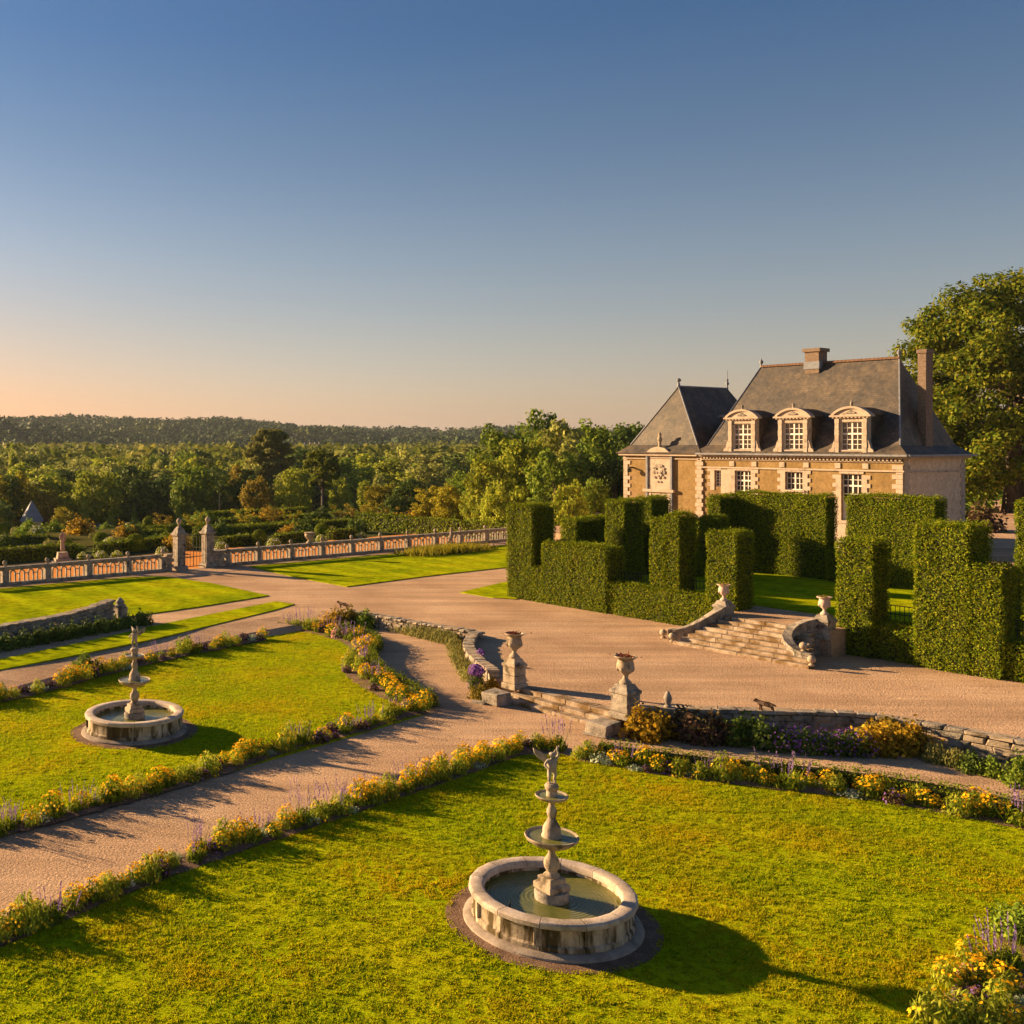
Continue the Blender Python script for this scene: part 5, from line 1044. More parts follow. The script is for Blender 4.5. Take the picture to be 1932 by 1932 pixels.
hedge('slim hedge pillar cut by the right edge of the picture', [hb(1916, 1990, 948, B + 8.5, 1.6, ZU)])
hedge('small dark hedge post beside the right edge', [hb(1893, 1912, 1072, B + 2.2, 0.8, ZU)])
# iron railings between the hedges
rbar = MB().box(-0.009, 0.009, -0.009, 0.009, 0, 0.86).mesh('bar', IRON)
for x0, x1, lab in ((1168, 1226, 'iron railing between the chest-high hedge and the stepped pillar'), (1283, 1333, 'iron railing between the stepped pillar and the pillar by the steps'), (1647, 1724, 'iron railing right of the pillar by the steps'), (1890, 1990, 'iron railing at the right edge of the picture')):
    a0, _ = ray_b(x0, B + 1.0); a1, _ = ray_b(x1, B + 1.0); L = a1 - a0; r = thing('iron_railing', lab, 'railing', ab(a0, B + 1.0, ZU), AXROT, 'iron railings')
    for z in (0.10, 0.55, 0.86): MB().box(0, L, -0.014, 0.014, z, z + 0.028).obj('rail', IRON, r)
    nb_ = max(4, int(L / 0.14))
    for i in range(nb_ + 1): link('bar', rbar, r, (L * i / nb_, 0, 0), scale=(2.2, 2.2, 1.05) if i in (0, nb_) else (1, 1, 1))
# garden hedges beyond the balustrade
def garden_hedge(x0, y0, x1, y1, hgt, d, label, z=-0.6, mat=BOXLEAF):
    p, q = at(x0, y0, z), at(x1, y1, z); dd = q - p
    hedge(label, [(0, dd.length, 0, d, 0, hgt)], 70, 0.12, mat, 'garden_hedge', p, math.atan2(dd.y, dd.x), 'clipped hedges of the lower garden')
for g in ((-40, 1066, 148, 1052, 0.95, 1.0, 'dark clipped hedge behind the left balustrade, left of the statue'), (190, 1048, 330, 1031, 0.8, 0.9, 'clipped hedge behind the balustrade left of the gate'),
          (426, 1032, 480, 1027, 0.75, 0.9, 'short clipped hedge right of the gate'), (527, 1028, 582, 1022, 0.8, 0.9, 'clipped hedge behind the third bay of the right balustrade'),
          (628, 1020, 672, 1016, 0.8, 0.9, 'clipped hedge just left of the long high hedge'), (400, 1012, 670, 994, 0.7, 1.0, 'low dark hedge in the second row of the lower garden'),
          (250, 1010, 400, 1004, 0.7, 1.0, 'low dark hedge crossing behind the gate pillars'), (669, 997, 975, 1027, 1.5, 1.2, 'long high sunlit hedge behind the right balustrade')):
    garden_hedge(*g)
# ================================================================== SHRUBS AND FLOWERS
def dome(n, rx, rz, shell=0.55, z0=0.0):
    p, d = ball(n, shell); p[:, 2] = np.abs(p[:, 2]); d[:, 2] = np.abs(d[:, 2]); return p * (rx, rx, rz) + (0, 0, z0), d
def stems_mesh(n, rx, h, mat):
    B0 = rng.normal(size=(n, 3)) * (rx * .25, rx * .25, 0); T0 = B0 * 2.6 + np.stack([np.zeros(n), np.zeros(n), h * (0.6 + .5 * rng.random(n))], 1); a = rng.uniform(0, 6.28, n)
    S = np.stack([np.cos(a), np.sin(a), np.zeros(n)], 1) * 0.012; return quad_mesh('stems', np.stack([B0 - S, B0 + S, T0], 1), mat)
PL = {}
def plant_proto(kind, foliage, bloom=None, extra=None): PL.setdefault(kind, []).append((foliage, bloom, extra))
for s in range(3):       # yellow daisies
    p, d = dome(330, 0.25, 0.34, 0.35); fo = quad_mesh('foliage', cards(p, d + rng.normal(size=p.shape) * .6, 0.05, 0.3, (0, 0, 1.0)), LEAF['lime'] if s else BOXLEAF)
    p, d = dome(105, 0.27, 0.42, 0.86); k = p[:, 2] > 0.14; p, d = p[k], d[k]; n = rng.normal(size=p.shape) * .5 + d + (0, 0, .6)
    plant_proto('yellow', fo, quad_mesh('blossoms', cards(p, n, 0.024 + .012 * rng.random(len(p)), 0.95), FLOWER['yellow']))
    p, d = dome(360, 0.26, 0.40, 0.35); fo = quad_mesh('foliage', cards(p, d + rng.normal(size=p.shape) * .6, 0.055, 0.28, (0, 0, 1.0)), LEAF['lime'])
    p, d = dome(16, 0.27, 0.42, 0.9); plant_proto('green', fo, quad_mesh('blossoms', cards(p, d + (0, 0, .5), 0.03, 0.95), FLOWER['yellow']))
    p, d = dome(240, 0.22, 0.26, 0.35); fo = quad_mesh('foliage', cards(p, d + rng.normal(size=p.shape) * .6, 0.05, 0.35, (0, 0, 1.0)), BOXLEAF)
    C = []
    for i in range(13):
        b = rng.normal(size=2) * 0.13; hh = rng.uniform(.42, .68); C += [(b[0] * (1 + z), b[1] * (1 + z), z) for z in np.linspace(hh * .55, hh, 9)]
    C = np.array(C); plant_proto('salvia', fo, quad_mesh('flower_spikes', cards(C, rng.normal(size=C.shape) * (1, 1, .3), 0.024, 0.5, (0, 0, 1.0)), FLOWER['lilac']), stems_mesh(13, .3, .5, BOXLEAF))
    p, d = dome(260, 0.28, 0.13, 0.3); plant_proto('silver', quad_mesh('foliage', cards(p, d + rng.normal(size=p.shape) * .6, 0.04, 0.4), LEAF['silver']))
    p, d = dome(230, 0.22, 0.22, 0.3); fo = quad_mesh('foliage', cards(p, d + rng.normal(size=p.shape) * .6, 0.045, 0.45), LEAF['plum'])
    p, d = dome(22, 0.23, 0.25, 0.9); plant_proto('plum', fo, quad_mesh('blossoms', cards(p, d, 0.026, 0.9), FLOWER['violet']))
    p, d = dome(260, 0.24, 0.26, 0.3); fo = quad_mesh('foliage', cards(p, d + rng.normal(size=p.shape) * .6, 0.05, 0.4), LEAF['pale'])
    p, d = dome(80, 0.25, 0.30, 0.9); plant_proto('pink', fo, quad_mesh('blossoms', cards(p, d + (0, 0, .4), 0.032, 0.9), FLOWER['pink']))
    # larger shrubs, radius about 0.6
    for col, key in (('amber', 'gold_shrub'), ('rust', 'rust_shrub'), ('mid', 'green_shrub'), ('dark', 'dark_shrub'), ('plum', 'plum_shrub')):
        p, d = dome(1300, 0.62, 0.78, 0.4); lump = 1 + 0.34 * np.sin(p[:, :1] * 9 + s) * np.cos(p[:, 1:2] * 8); p = p * lump
        plant_proto(key, quad_mesh('foliage', cards(p, d + rng.normal(size=p.shape) * .7, 0.055 + .03 * rng.random(len(p)), 0.6), LEAF[col]), None, stems_mesh(14, .6, .6, BARK))
    p, d = dome(900, 0.6, 0.6, 0.45); fo = quad_mesh('foliage', cards(p, d + rng.normal(size=p.shape) * .7, 0.055, 0.4), LEAF['dark'])
    p, d = dome(130, 0.62, 0.66, 0.9); plant_proto('aster', fo, quad_mesh('blossoms', cards(p, d + rng.normal(size=p.shape) * .4, 0.035, 0.9), FLOWER['violet']))
    p, d = dome(1000, 0.42, 0.55, 0.15); plant_proto('lavender', quad_mesh('foliage', cards(p, d * (1, 1, .2) + rng.normal(size=p.shape) * .4, 0.09, 0.16, (0, 0, 1.6)), LEAF['lav']))
    p, d = dome(420, 1.0, 1.7, 0.85); 
    p, d = ball(1500, 0.93); plant_proto('ball', quad_mesh('foliage', cards(p * (1, 1, .95) + (0, 0, .95), d + rng.normal(size=p.shape) * .5, 0.13, 0.6), BOXLEAF))
    p, d = dome(800, 1.0, 1.45, 0.6); fo = quad_mesh('foliage', cards(p, d + rng.normal(size=p.shape) * .6, 0.12, 0.6), LEAF['lime'])
    p, d = dome(75, 1.05, 1.52, 0.93); plant_proto('white', fo, quad_mesh('blossoms', cards(p, d, 0.10, 0.95), FLOWER['white']))
CATN = {'yellow': ('yellow_daisy_clump', 'yellow daisy clump', 'flowers'), 'green': ('leafy_clump', 'leafy green clump', 'plant'), 'salvia': ('salvia_plant', 'violet-spiked salvia', 'flowers'),
        'silver': ('silver_mound', 'silver mound', 'plant'), 'plum': ('plum_plant', 'plum-leaved plant', 'plant'), 'pink': ('sedum_clump', 'pale pink sedum', 'flowers')}
def put(kind, loc, s, name, label, cat, group=None, sz=None):
    fo, bl, ex = random.choice(PL[kind]); t = thing(name, label, cat, loc, random.uniform(0, 6.28), group); t.scale = (s, s, sz or s)
    link('foliage', fo, t)
    if bl:
        o_ = link('blossoms' if kind != 'salvia' else 'flower_spikes', bl, t)
        if kind == 'salvia': o_['kind'] = 'stuff'
    if ex: link('stems', ex, t)
    return t
def bed(px, where, weights, step, size, group, width=0.42, soil=0.66, z=0.0):
    L = smooth_line([tuple(at(x, y, z)) for x, y in px], step)
    sb = MB()
    for i, p in enumerate(L):
        d = (L[min(i + 1, len(L) - 1)] - L[max(i - 1, 0)]).normalized(); n = Vector((-d.y, d.x, 0)); w = soil / 2 + random.uniform(-.06, .06)
        sb.v += [tuple(p + n * w + Vector((0, 0, 0.042))), tuple(p + Vector((0, 0, 0.075))), tuple(p - n * w + Vector((0, 0, 0.042)))]
        if i: a = 3 * i; sb.f += [(a - 3, a - 2, a + 1, a), (a - 2, a - 1, a + 2, a + 1)]
    tag(sb.obj('soil_bed', SOIL), kind='structure')
    cnt = {}; keys = list(weights); wts = [weights[k] for k in keys]; prev = None
    for i, p in enumerate(L):
        d = (L[min(i + 1, len(L) - 1)] - L[max(i - 1, 0)]).normalized(); n = Vector((-d.y, d.x, 0))
        k = random.choices(keys, wts)[0]
        off = random.uniform(-.5, .5) * width * (1.4 if k in ('silver', 'plum') else 0.9); s = size * random.choice((0.7, 0.85, 1.0, 1.1, 1.2)) * random.uniform(0.92, 1.08)
        c = cnt.get(k, 0); cnt[k] = c + 1; nm, lb, ct = CATN[k]
        q = p + n * off + d * random.uniform(-.3, .3) * step; put(k, (q.x, q.y, z + 0.05), s, nm, f'{nth(c)} {lb} from the left {where}', ct, group, sz=s * random.uniform(0.8, 1.3))
MIXED = {'yellow': 5, 'green': 3.4, 'salvia': 1.3, 'silver': 1.3, 'plum': 1.2}
bed([(-50, 1790), (150, 1708), (400, 1612), (700, 1512), (900, 1443), (1000, 1413), (1072, 1419)], 'by the near lawn along the path', MIXED, 0.21, 0.98, 'border plants of the near lawn')
bed([(1098, 1431), (1250, 1457), (1400, 1477), (1650, 1506), (1850, 1543), (2010, 1575)], 'in the border below the terrace wall', {'yellow': 4.5, 'green': 2.5, 'salvia': .8, 'silver': 1.2, 'plum': .6}, 0.19, 1.02, 'border plants of the near lawn')
bed([(-50, 1583), (150, 1531), (420, 1453), (560, 1406), (680, 1376), (750, 1353), (806, 1342)], 'on the far side of the path', MIXED, 0.25, 0.95, 'border plants of the left lawn')
bed([(530, 1186), (585, 1190), (640, 1202), (688, 1222), (676, 1247), (682, 1272), (720, 1300), (775, 1325), (812, 1340)], 'in the curved border by the path', {'yellow': 4, 'green': 2, 'salvia': 1, 'plum': 1.2, 'pink': 1.1}, 0.22, 1.08, 'border plants of the left lawn', 0.8, 1.2)
bed([(-40, 1331), (100, 1298), (230, 1262), (330, 1239), (430, 1219), (500, 1206)], 'in the border beside the road', {'yellow': 2.4, 'green': 1.2, 'plum': 1.6, 'silver': 1, 'salvia': .7}, 0.29, 1.12, 'border plants of the left lawn', z=0.03)
# corner bed at the lower right
C0 = [(1790, 1880), (1905, 1745), (2010, 1690), (2100, 1900), (1990, 2050), (1800, 2000)]
poly_sheet('corner_bed', [at(x, y, 0.03).xy for x, y in C0], 0.045, SOIL)
CORN = [('pale', 1925, 1765, 'green_shrub', .62, 'golden-green shrub at the top of the corner bed'), (0, 1835, 1815, 'yellow', 1.0, 'upper yellow daisy clump of the corner bed'), (0, 1875, 1830, 'salvia', 1.1, 'left violet salvia of the corner bed'),
        (0, 1905, 1822, 'salvia', 1.1, 'right violet salvia of the corner bed'), (0, 1790, 1852, 'yellow', .95, 'left-most yellow daisy clump of the corner bed'), (0, 1850, 1858, 'yellow', 1.0, 'middle yellow daisy clump of the corner bed'),
        (0, 1825, 1848, 'pink', .8, 'pale seedy clump between the yellow daisies of the corner bed'), (0, 1895, 1868, 'yellow', 1.0, 'right yellow daisy clump of the corner bed'), (0, 1815, 1893, 'plum', 1.0, 'left dark violet plant of the corner bed'),
        (0, 1848, 1890, 'plum', .9, 'right dark violet plant of the corner bed'), (0, 1885, 1898, 'green', 1.0, 'leafy clump at the right of the corner bed'), (0, 1925, 1900, 'silver', 1.1, 'silver mound at the right edge of the corner bed'),
        (0, 1765, 1930, 'green', 1.25, 'lime leafy clump at the bottom of the corner bed'), (0, 1820, 1935, 'green', 1.2, 'second lime leafy clump at the bottom of the corner bed'), (0, 1870, 1945, 'green', 1.2, 'third leafy clump at the bottom of the corner bed'),
        (0, 1930, 1950, 'yellow', 1.0, 'yellow daisy clump in the bottom right corner'), (0, 1795, 1965, 'silver', 1.1, 'silver mound at the bottom edge')]
for _, x, y, k, s, lab in CORN:
    nm, _, ct = CATN.get(k, ('corner_shrub', '', 'shrub')); p = at(x, y, 0.05); put(k, p, s, nm, lab, ct, 'plants of the corner bed')
# clipped box edging along the right border and the curved border
def edging(px, label):
    L = smooth_line([tuple(at(x, y, 0)) for x, y in px], 1.0); o = L[0]; boxes = []
    h = thing('box_edging', label, 'hedge', o); V_ = []; core = MB()
    for p, q in zip(L[:-1], L[1:]):
        d = q - p; a = math.atan2(d.y, d.x); Q = box_leaves([(0, d.length, -0.14, 0.14, 0.03, 0.34)], 900, 0.030, 0.015); c, s = math.cos(a), math.sin(a)
        Rm = np.array([[c, s, 0], [-s, c, 0], [0, 0, 1]]); V_.append(Q @ Rm + np.array(p - o))
        n = Vector((-d.y, d.x, 0)).normalized() * 0.11; core.add([tuple(v - o + Vector((0, 0, z))) for z in (0, 0.32) for v in (p + n, p - n, q - n, q + n)], [(4, 5, 6, 7), (0, 1, 5, 4), (1, 2, 6, 5), (2, 3, 7, 6), (3, 0, 4, 7)])
    core.obj('branches', CORE, h); link('foliage', quad_mesh('foliage', np.concatenate(V_), BOXLEAF), h)
edging([(1130, 1428), (1300, 1452), (1500, 1471), (1700, 1498), (1880, 1532), (2010, 1562)], 'low clipped box edging behind the flowers below the terrace wall')
edging([(640, 1192), (712, 1216), (702, 1245), (716, 1272), (760, 1302), (818, 1335)], 'low clipped box edging beside the curved path')
# planting below the terrace walls
WALLP = [('gold_shrub', 1218, 1392, 1.05, 'golden shrub at the foot of the right stone block'), ('gold_shrub', 1250, 1388, .8, 'smaller golden shrub behind the one by the stone block'), ('plum_shrub', 1300, 1394, 1.0, 'dark reddish shrub right of the golden shrub'),
 ('rust_shrub', 1308, 1362, .55, 'rusty bush peeping over the terrace wall'), ('plum_shrub', 1345, 1400, .95, 'dark bush below the wall, third from the steps'), ('green_shrub', 1385, 1402, .8, 'green bush below the metal animal'), ('dark_shrub', 1425, 1406, .95, 'dark bush below the metal animal'),
 ('aster', 1470, 1412, 1.0, 'left violet aster bush below the terrace wall'), ('aster', 1520, 1416, 1.0, 'second violet aster bush below the terrace wall'), ('aster', 1570, 1420, 1.0, 'third violet aster bush below the terrace wall'), ('aster', 1612, 1420, 1.0, 'right violet aster bush below the terrace wall'),
 ('gold_shrub', 1655, 1420, 1.0, 'golden shrub in the middle of the right terrace bed'), ('gold_shrub', 1715, 1418, 1.0, 'golden shrub right of its twin in the terrace bed'), ('rust_shrub', 1680, 1405, .9, 'rusty shrub between the two golden shrubs'), ('lavender', 1765, 1437, .85, 'grey-green tuft right of the golden shrubs'),
 ('lavender', 1800, 1445, .8, 'second grey-green tuft right of the golden shrubs'), ('dark_shrub', 1835, 1455, .6, 'low dark bush right of the grey-green tufts'), ('green_shrub', 1870, 1462, .55, 'low green bush near the right end of the terrace bed'), ('green_shrub', 1925, 1480, .7, 'green bush at the right edge of the terrace bed'), ('dark_shrub', 1950, 1460, .7, 'dark bush cut by the right edge at the terrace bed'),
 ('gold_shrub', 628, 1183, .95, 'golden bush at the far left end of the terrace wall'), ('rust_shrub', 656, 1180, 1.0, 'rusty bush below the left metal animal'), ('green_shrub', 690, 1184, .9, 'green bush right of the rusty bush at the wall end'),
 ('rust_shrub', 862, 1212, .6, 'reddish bush at the corner of the curved wall'), ('rust_shrub', 905, 1318, .55, 'reddish plant left of the left stone block'), ('gold_shrub', 930, 1302, .5, 'golden plant beside the left stone block'), ('rust_shrub', 920, 1290, .45, 'small rusty plant by the left urn pedestal')]
for k, x, y, s, lab in WALLP: put(k, at(x, y, 0.0), s, 'border_shrub', lab, 'shrub', 'shrubs below the terrace wall')
for i in range(12):
    x = 706 + i * 13.5; put('lavender', at(x, 1180 + i * 3.3, 0), 0.95, 'lavender_bush', f'{nth(i)} lavender bush from the left along the straight terrace wall', 'lavender', 'lavender row by the terrace wall')
for i, (x, y) in enumerate(((858, 1226), (861, 1238), (866, 1250), (873, 1262), (880, 1273), (888, 1284))):
    put('lavender', at(x, y, 0), 0.9, 'tall_grass_clump', f'{nth(i)} yellow-green grass clump from the back along the curved wall', 'grass clump', 'grass clumps by the curved wall')
p = at(899, 1300, 0); put('aster', p, 0.5, 'violet_flower_bush', 'bright violet flower bush left of the left urn pedestal', 'flowers', sz=1.0)
pv = thing('violet_bouquet', 'dense violet blossoms on the curved wall behind the left urn', 'flowers', at_d(907, 1234, 36)); C, d = ball(60, .6); link('blossoms', quad_mesh('blossoms', cards(C * .16 + (0, 0, .1), d, 0.04, .9), FLOWER['violet']), pv); pv.location.z = 0.62
C, d = ball(150, .6); fb = thing('violet_blossom_head', 'largest violet blossom mass left of the urn, above the reddish plants', 'flowers', (p.x, p.y, 0)); link('blossoms', quad_mesh('blossoms', cards(C * (.30, .30, .24) + (0, 0, .62), d, 0.06, .9), FLOWER['violet']), fb)
link('stems', stems_mesh(10, .4, .6, BOXLEAF), fb)
# round bushes in the road border
for x, y, s, lab in ((350, 1228, 0.56, 'round clipped bush in the road border right of the far fountain'), (160, 1270, 0.72, 'round leafy bush in the road border left of the far fountain')):
    put('green_shrub', at(x, y, 0.05), s * 1.15, 'round_bush', lab, 'bush')
# dark planting along the rough wall at the left
for i in range(13):
    t = i / 12; q = lw0 + (lw0 - lw1) * 0.45; q = q.lerp(lw1 + Vector((0.6, 0, 0)), t) + Vector((0.75, -0.85, 0)); put('dark_shrub', (q.x, q.y, ZT), 0.72, 'wall_shrub', f'{nth(i)} dark green shrub from the left below the rough grey wall', 'shrub', 'dark shrubs below the rough wall')
# garden bushes beyond the balustrade
for x, y, r, k, lab in ((255, 1041, 18, 'ball', 'large clipped ball bush left of the gate'), (188, 1028, 13, 'ball', 'dark ball bush beside the gabled garden house'), (123, 1048, 17, 'ball', 'clipped ball bush behind the statue'), (372, 1030, 13, 'ball', 'clipped ball bush seen through the gate'),
     (489, 1028, 15, 'ball', 'clipped ball bush right of the gate'), (608, 1015, 15, 'ball', 'clipped ball bush behind the fourth bay of the right balustrade'), (156, 1060, 13, 'white', 'white-flowering shrub right of the statue'), (191, 1060, 15, 'white', 'green flowering shrub above the left balustrade'),
     (221, 1060, 15, 'white', 'white-flowering shrub left of the large ball bush'), (306, 1050, 14, 'white', 'white-flowering shrub just left of the gate wall'), (417, 1041, 14, 'white', 'bright flowering shrub just right of the gate pillar'), (517, 1037, 16, 'white', 'white-flowering shrub behind the second bay of the right balustrade'),
     (606, 1027, 13, 'white', 'pale flowering shrub near the stone urn on the balustrade'), (684, 1018, 10, 'white', 'small flowering shrub left of the long high hedge'), (452, 1019, 9, 'white', 'small shrub between the hedges right of the gate'), (560, 1012, 9, 'white', 'small pale shrub in the second row of the garden')):
    q = at(x, y, -0.6); put(k, q, r * q.y / F, 'garden_bush', lab, 'bush', 'bushes of the lower garden')
for i, (s_, t0, t1, hh, lab) in enumerate(((21, -30, 6, 0.6, 'low hedge line across the lower garden, nearest the walk at the left'), (27, 31, 47, 0.7, 'low hedge line right of the gate in the middle of the lower garden'), (33, 36, 50, 0.8, 'hedge line right of the gate towards the far side of the garden'), (38.5, 40, 54, 1.1, 'last hedge line before the garden drops to the valley'))):
    p = P_BAL0 + BAL_D * t0 + BAL_N * s_; p.z = -0.6; hedge(lab, [(0, t1 - t0, 0, 1.1, 0, hh)], 60, 0.13, BOXLEAF, 'garden_hedge', p, math.atan2(BAL_D.y, BAL_D.x), 'clipped hedges of the lower garden')
for i in range(64):
    x = -30 + 1010 * (i + random.uniform(.1, .9)) / 64; Y = random.choice((84, 92, 100, 108, 116, 124, 132)) + random.uniform(-4, 4); X = (x - X0) / F * Y; k = random.choice(('gold_shrub', 'rust_shrub', 'green_shrub', 'green_shrub', 'dark_shrub', 'lavender'))
    if (X - P_BAL0.x) * BAL_N.x + (Y - P_BAL0.y) * BAL_N.y < 17 or (x < 250 and Y > 98): continue
    put(k, (X, Y, float(ground_z(X, Y))), random.uniform(1.3, 2.3), 'garden_shrub', f'{nth(i) if i < 59 else "last"} loose shrub from the left in the lower garden beyond the walk' if i < 60 else f'loose shrub near the right end of the lower garden, {("first", "second", "third", "fourth")[i - 60]} of four', 'shrub', 'loose shrubs of the lower garden')
for i in range(30):
    x = -25 + 345 * (i + random.uniform(.1, .9)) / 30; Y = random.choice((80, 86, 92, 100, 112)) + random.uniform(-3, 3); X = (x - X0) / F * Y; k = random.choice(('green_shrub', 'lavender', 'lavender', 'ball', 'green_shrub', 'white'))
    put(k, (X, Y, float(ground_z(X, Y))), random.uniform(0.8, 1.4) * (0.62 if k in ('ball', 'white') else 1), 'garden_plant', f'{nth(i)} low planting from the left in the beds left of the gate', 'plant', 'low plantings left of the gate')
for x0, y0, x1, y1, hh, zz, lab in ((-30, 1030, 95, 1024, 0.6, -0.6, 'low box hedge beyond the statue at the left edge'), (230, 1018, 320, 1012, 0.6, -0.6, 'low box hedge beyond the large ball bush'), (20, 1012, 120, 1008, 0.6, -1.2, 'low box hedge in front of the round tower')):
    garden_hedge(x0, y0, x1, y1, hh, 0.8, lab, zz)
# reddish ornamental grasses on the court lawn
n = 2600; u = rng.normal(size=(n, 2)) * 0.42; k = (np.abs(u) < 1).all(1); u = u[k]; n = len(u); ga, gb = at(765, 1050, ZT), at(915, 1036, ZT); dv = gb - ga; nv = Vector((-dv.y, dv.x, 0)).normalized() * 1.6
B0 = np.array([ga.lerp(gb, .5)] * n) + np.outer(u[:, 0] * .55, np.array(dv)) + np.outer(u[:, 1], np.array(nv)); B0[:, 2] = ZT + .04
T0 = B0 + np.stack([rng.normal(size=n) * .22, rng.normal(size=n) * .22, 0.28 + .35 * rng.random(n)], 1); an_ = rng.uniform(0, 6.28, n); S = np.stack([np.cos(an_), np.sin(an_), np.zeros(n)], 1) * .05
tag(link('ornamental_grass', quad_mesh('ornamental_grass', np.stack([B0 - S, B0 + S, T0], 1), LEAF['gold'])), kind='stuff')
# dark flowering shrub at the right of the house and bushes under the great tree
for x, y, s, k, lab in ((1800, 1000, 2.6, 'dark_shrub', 'large dark shrub in front of the house corner'), (1850, 1004, 2.6, 'plum_shrub', 'large purplish shrub right of the house'), (1835, 965, 3.2, 'green_shrub', 'big green bush at the foot of the great chestnut'), (1960, 965, 4.0, 'green_shrub', 'green bush behind the right edge hedge'), (1880, 940, 4.5, 'green_shrub', 'bright bushes in the distance right of the house'), (2010, 940, 6, 'green_shrub', 'distant bush beyond the right edge')):
    put(k, at(x, y, ZU), s, 'yard_shrub', lab, 'shrub')
# far trees closing the view under the great tree
for i, (x, y, w) in enumerate(((1800, 880, 60), (1900, 870, 70), (2010, 850, 90))):
    tree_px('round_mid', x, y, 150, w, 'yard_tree', ('left', 'middle', 'right')[i] + ' background tree behind the great chestnut', ZU, i)

# ================================================================== SMALL BUILDINGS AND FIGURES
q = at(118, 1063, -0.55); stt = thing('garden_statue', 'pale standing statue on a stepped pedestal behind the left balustrade', 'statue', q, R(20))
MB()._sq([(0.75, 0), (0.75, 0.16), (0.55, 0.17), (0.55, 0.36), (0.40, 0.37), (0.34, 0.75), (0.36, 0.80)]).obj('pedestal', STONE, stt, bevel=0.02)
SV = [(0, 0, .75), (0, 0, 1.0), (0, -.02, 1.2), (0, 0, 1.34), (0, -.02, 1.44), (0, 0, .45), (.03, 0, .05), (-.14, 0, 1.2), (-.19, -.04, .98), (-.12, -.14, .88), (.14, 0, 1.2), (.2, 0, .95), (.2, -.03, .75)]
skin_obj('figure', SV, [(0, 1), (1, 2), (2, 3), (3, 4), (0, 5), (5, 6), (2, 7), (7, 8), (8, 9), (2, 10), (10, 11), (11, 12)], [.16, .15, .15, .06, .10, .17, .20, .08, .06, .05, .08, .06, .045], STONE, stt, (0, 0, 0.80))
q = on_bal(828) + BAL_N * -1.2; q.z = ZT; st2 = thing('court_statue', 'slender grey figure in front of the right balustrade by the ornamental grass', 'statue', q, R(60))
MB()._sq([(0.25, 0), (0.25, 0.12), (0.2, 0.14), (0.2, 0.42), (0.23, 0.45)]).obj('pedestal', STONE, st2, bevel=0.02); skin_obj('figure', SV, [(0, 1), (1, 2), (2, 3), (3, 4), (0, 5), (5, 6), (2, 7), (7, 8), (8, 9), (2, 10), (10, 11), (11, 12)], [.14, .13, .14, .06, .10, .15, .17, .08, .06, .05, .08, .06, .045], STONE, st2, (0, 0, 0.45), scale=(.75, .75, .72))
q = on_bal(584); v = thing('balustrade_urn', 'large pale urn standing on the balustrade', 'urn', (q.x, q.y, ZT + 1.0)); MB().lathe([(0.22, 0), (0.20, 0.08), (0.1, 0.15), (0.1, 0.2), (0.26, 0.35), (0.34, 0.52), (0.30, 0.62), (0.38, 0.70), (0.30, 0.72), (0, 0.70)], 16).obj('bowl', STONE, v, smooth=True)
# round tower
tz = float(ground_z(*at_d(60, 1000, 150).xy)); q = at_d(60, 1000, 150); tw = thing('round_tower', 'small round stone tower with a conical slate roof, at the far left', 'tower', (q.x, q.y, tz))
te = CAMZ - (982 - YH) * 150 / F - tz; ta = CAMZ - (944 - YH) * 150 / F - tz
MB().lathe([(1.45, -1), (1.42, te)], 24).obj('wall', RUBBLE, tw, smooth=True); MB().lathe([(1.75, te - 0.05), (1.45, te + 0.45), (0.7, te + (ta - te) * .6), (0.0, ta)], 24).obj('roof', LEAD, tw, smooth=True)
MB().box(0.35, 0.85, -1.5, -1.3, te - 1.2, te - 0.3).obj('window', GLASS, tw, (0, 0, 0))
C, d = dome(500, 1, 1, .9); C = C * (0.8, 0.3, te * .95) + (-.45, -1.35, 0); link('ivy', quad_mesh('ivy', cards(C, d + (0, -1, 0), .22, .7), LEAF['dark']), tw)
# gabled garden house with lean-to, sheds and tunnel
def gable(name, label, x, ybase, yeave, yapex, Y, w, depth, rot, wall, roofm, cat='building', chim=False):
    q = at_d(x, ybase, Y); e = (ybase - yeave) * Y / F; a = (ybase - yapex) * Y / F; g = thing(name, label, cat, q, rot)
    MB().slab([(-w / 2, -1.5), (w / 2, -1.5), (w / 2, e), (0, a), (-w / 2, e)], 0, depth).obj('wall', wall, g)
    for sx in (-1, 1): MB().add([(0, -.25, a + .1), (sx * (w / 2 + .25), -.25, e - .1), (sx * (w / 2 + .25), depth + .25, e - .1), (0, depth + .25, a + .1), (0, -.25, a + .02), (sx * (w / 2 + .25), -.25, e - .18), (sx * (w / 2 + .25), depth + .25, e - .18), (0, depth + .25, a + .02)], [(0, 1, 2, 3), (4, 7, 6, 5), (0, 4, 5, 1), (1, 5, 6, 2), (2, 6, 7, 3)]).obj('roof_slope', roofm, g)
    MB().box(-0.35, 0.35, -.03, .02, 0.2, e * .8).obj('door', IRON, g)
    if chim: MB().box(-.25, .25, depth - .8, depth - .3, a - .4, a + .7).obj('chimney', BRICK, g)
    return g
gable('garden_house', 'small gabled stone house with dark slate roof beyond the left balustrade', 158, 1025, 1009, 992, 130, 2.9, 4.5, R(-35), RUBBLE, SLATE)
gable('long_shed', 'low long shed right of the gabled garden house', 215, 1010, 1002, 996, 140, 2.2, 5.5, R(-75), RUBBLE, SLATE)
tn = thing('poly_tunnel', 'pale plastic tunnel beside the gabled garden house', 'tunnel', at_d(140, 1024, 122), R(-60)); MB().slab([(1.5 * math.cos(math.pi * i / 10), 1.15 * math.sin(math.pi * i / 10)) for i in range(11)], -1.6, 1.6).obj('cover', TUNNEL, tn, smooth=True)
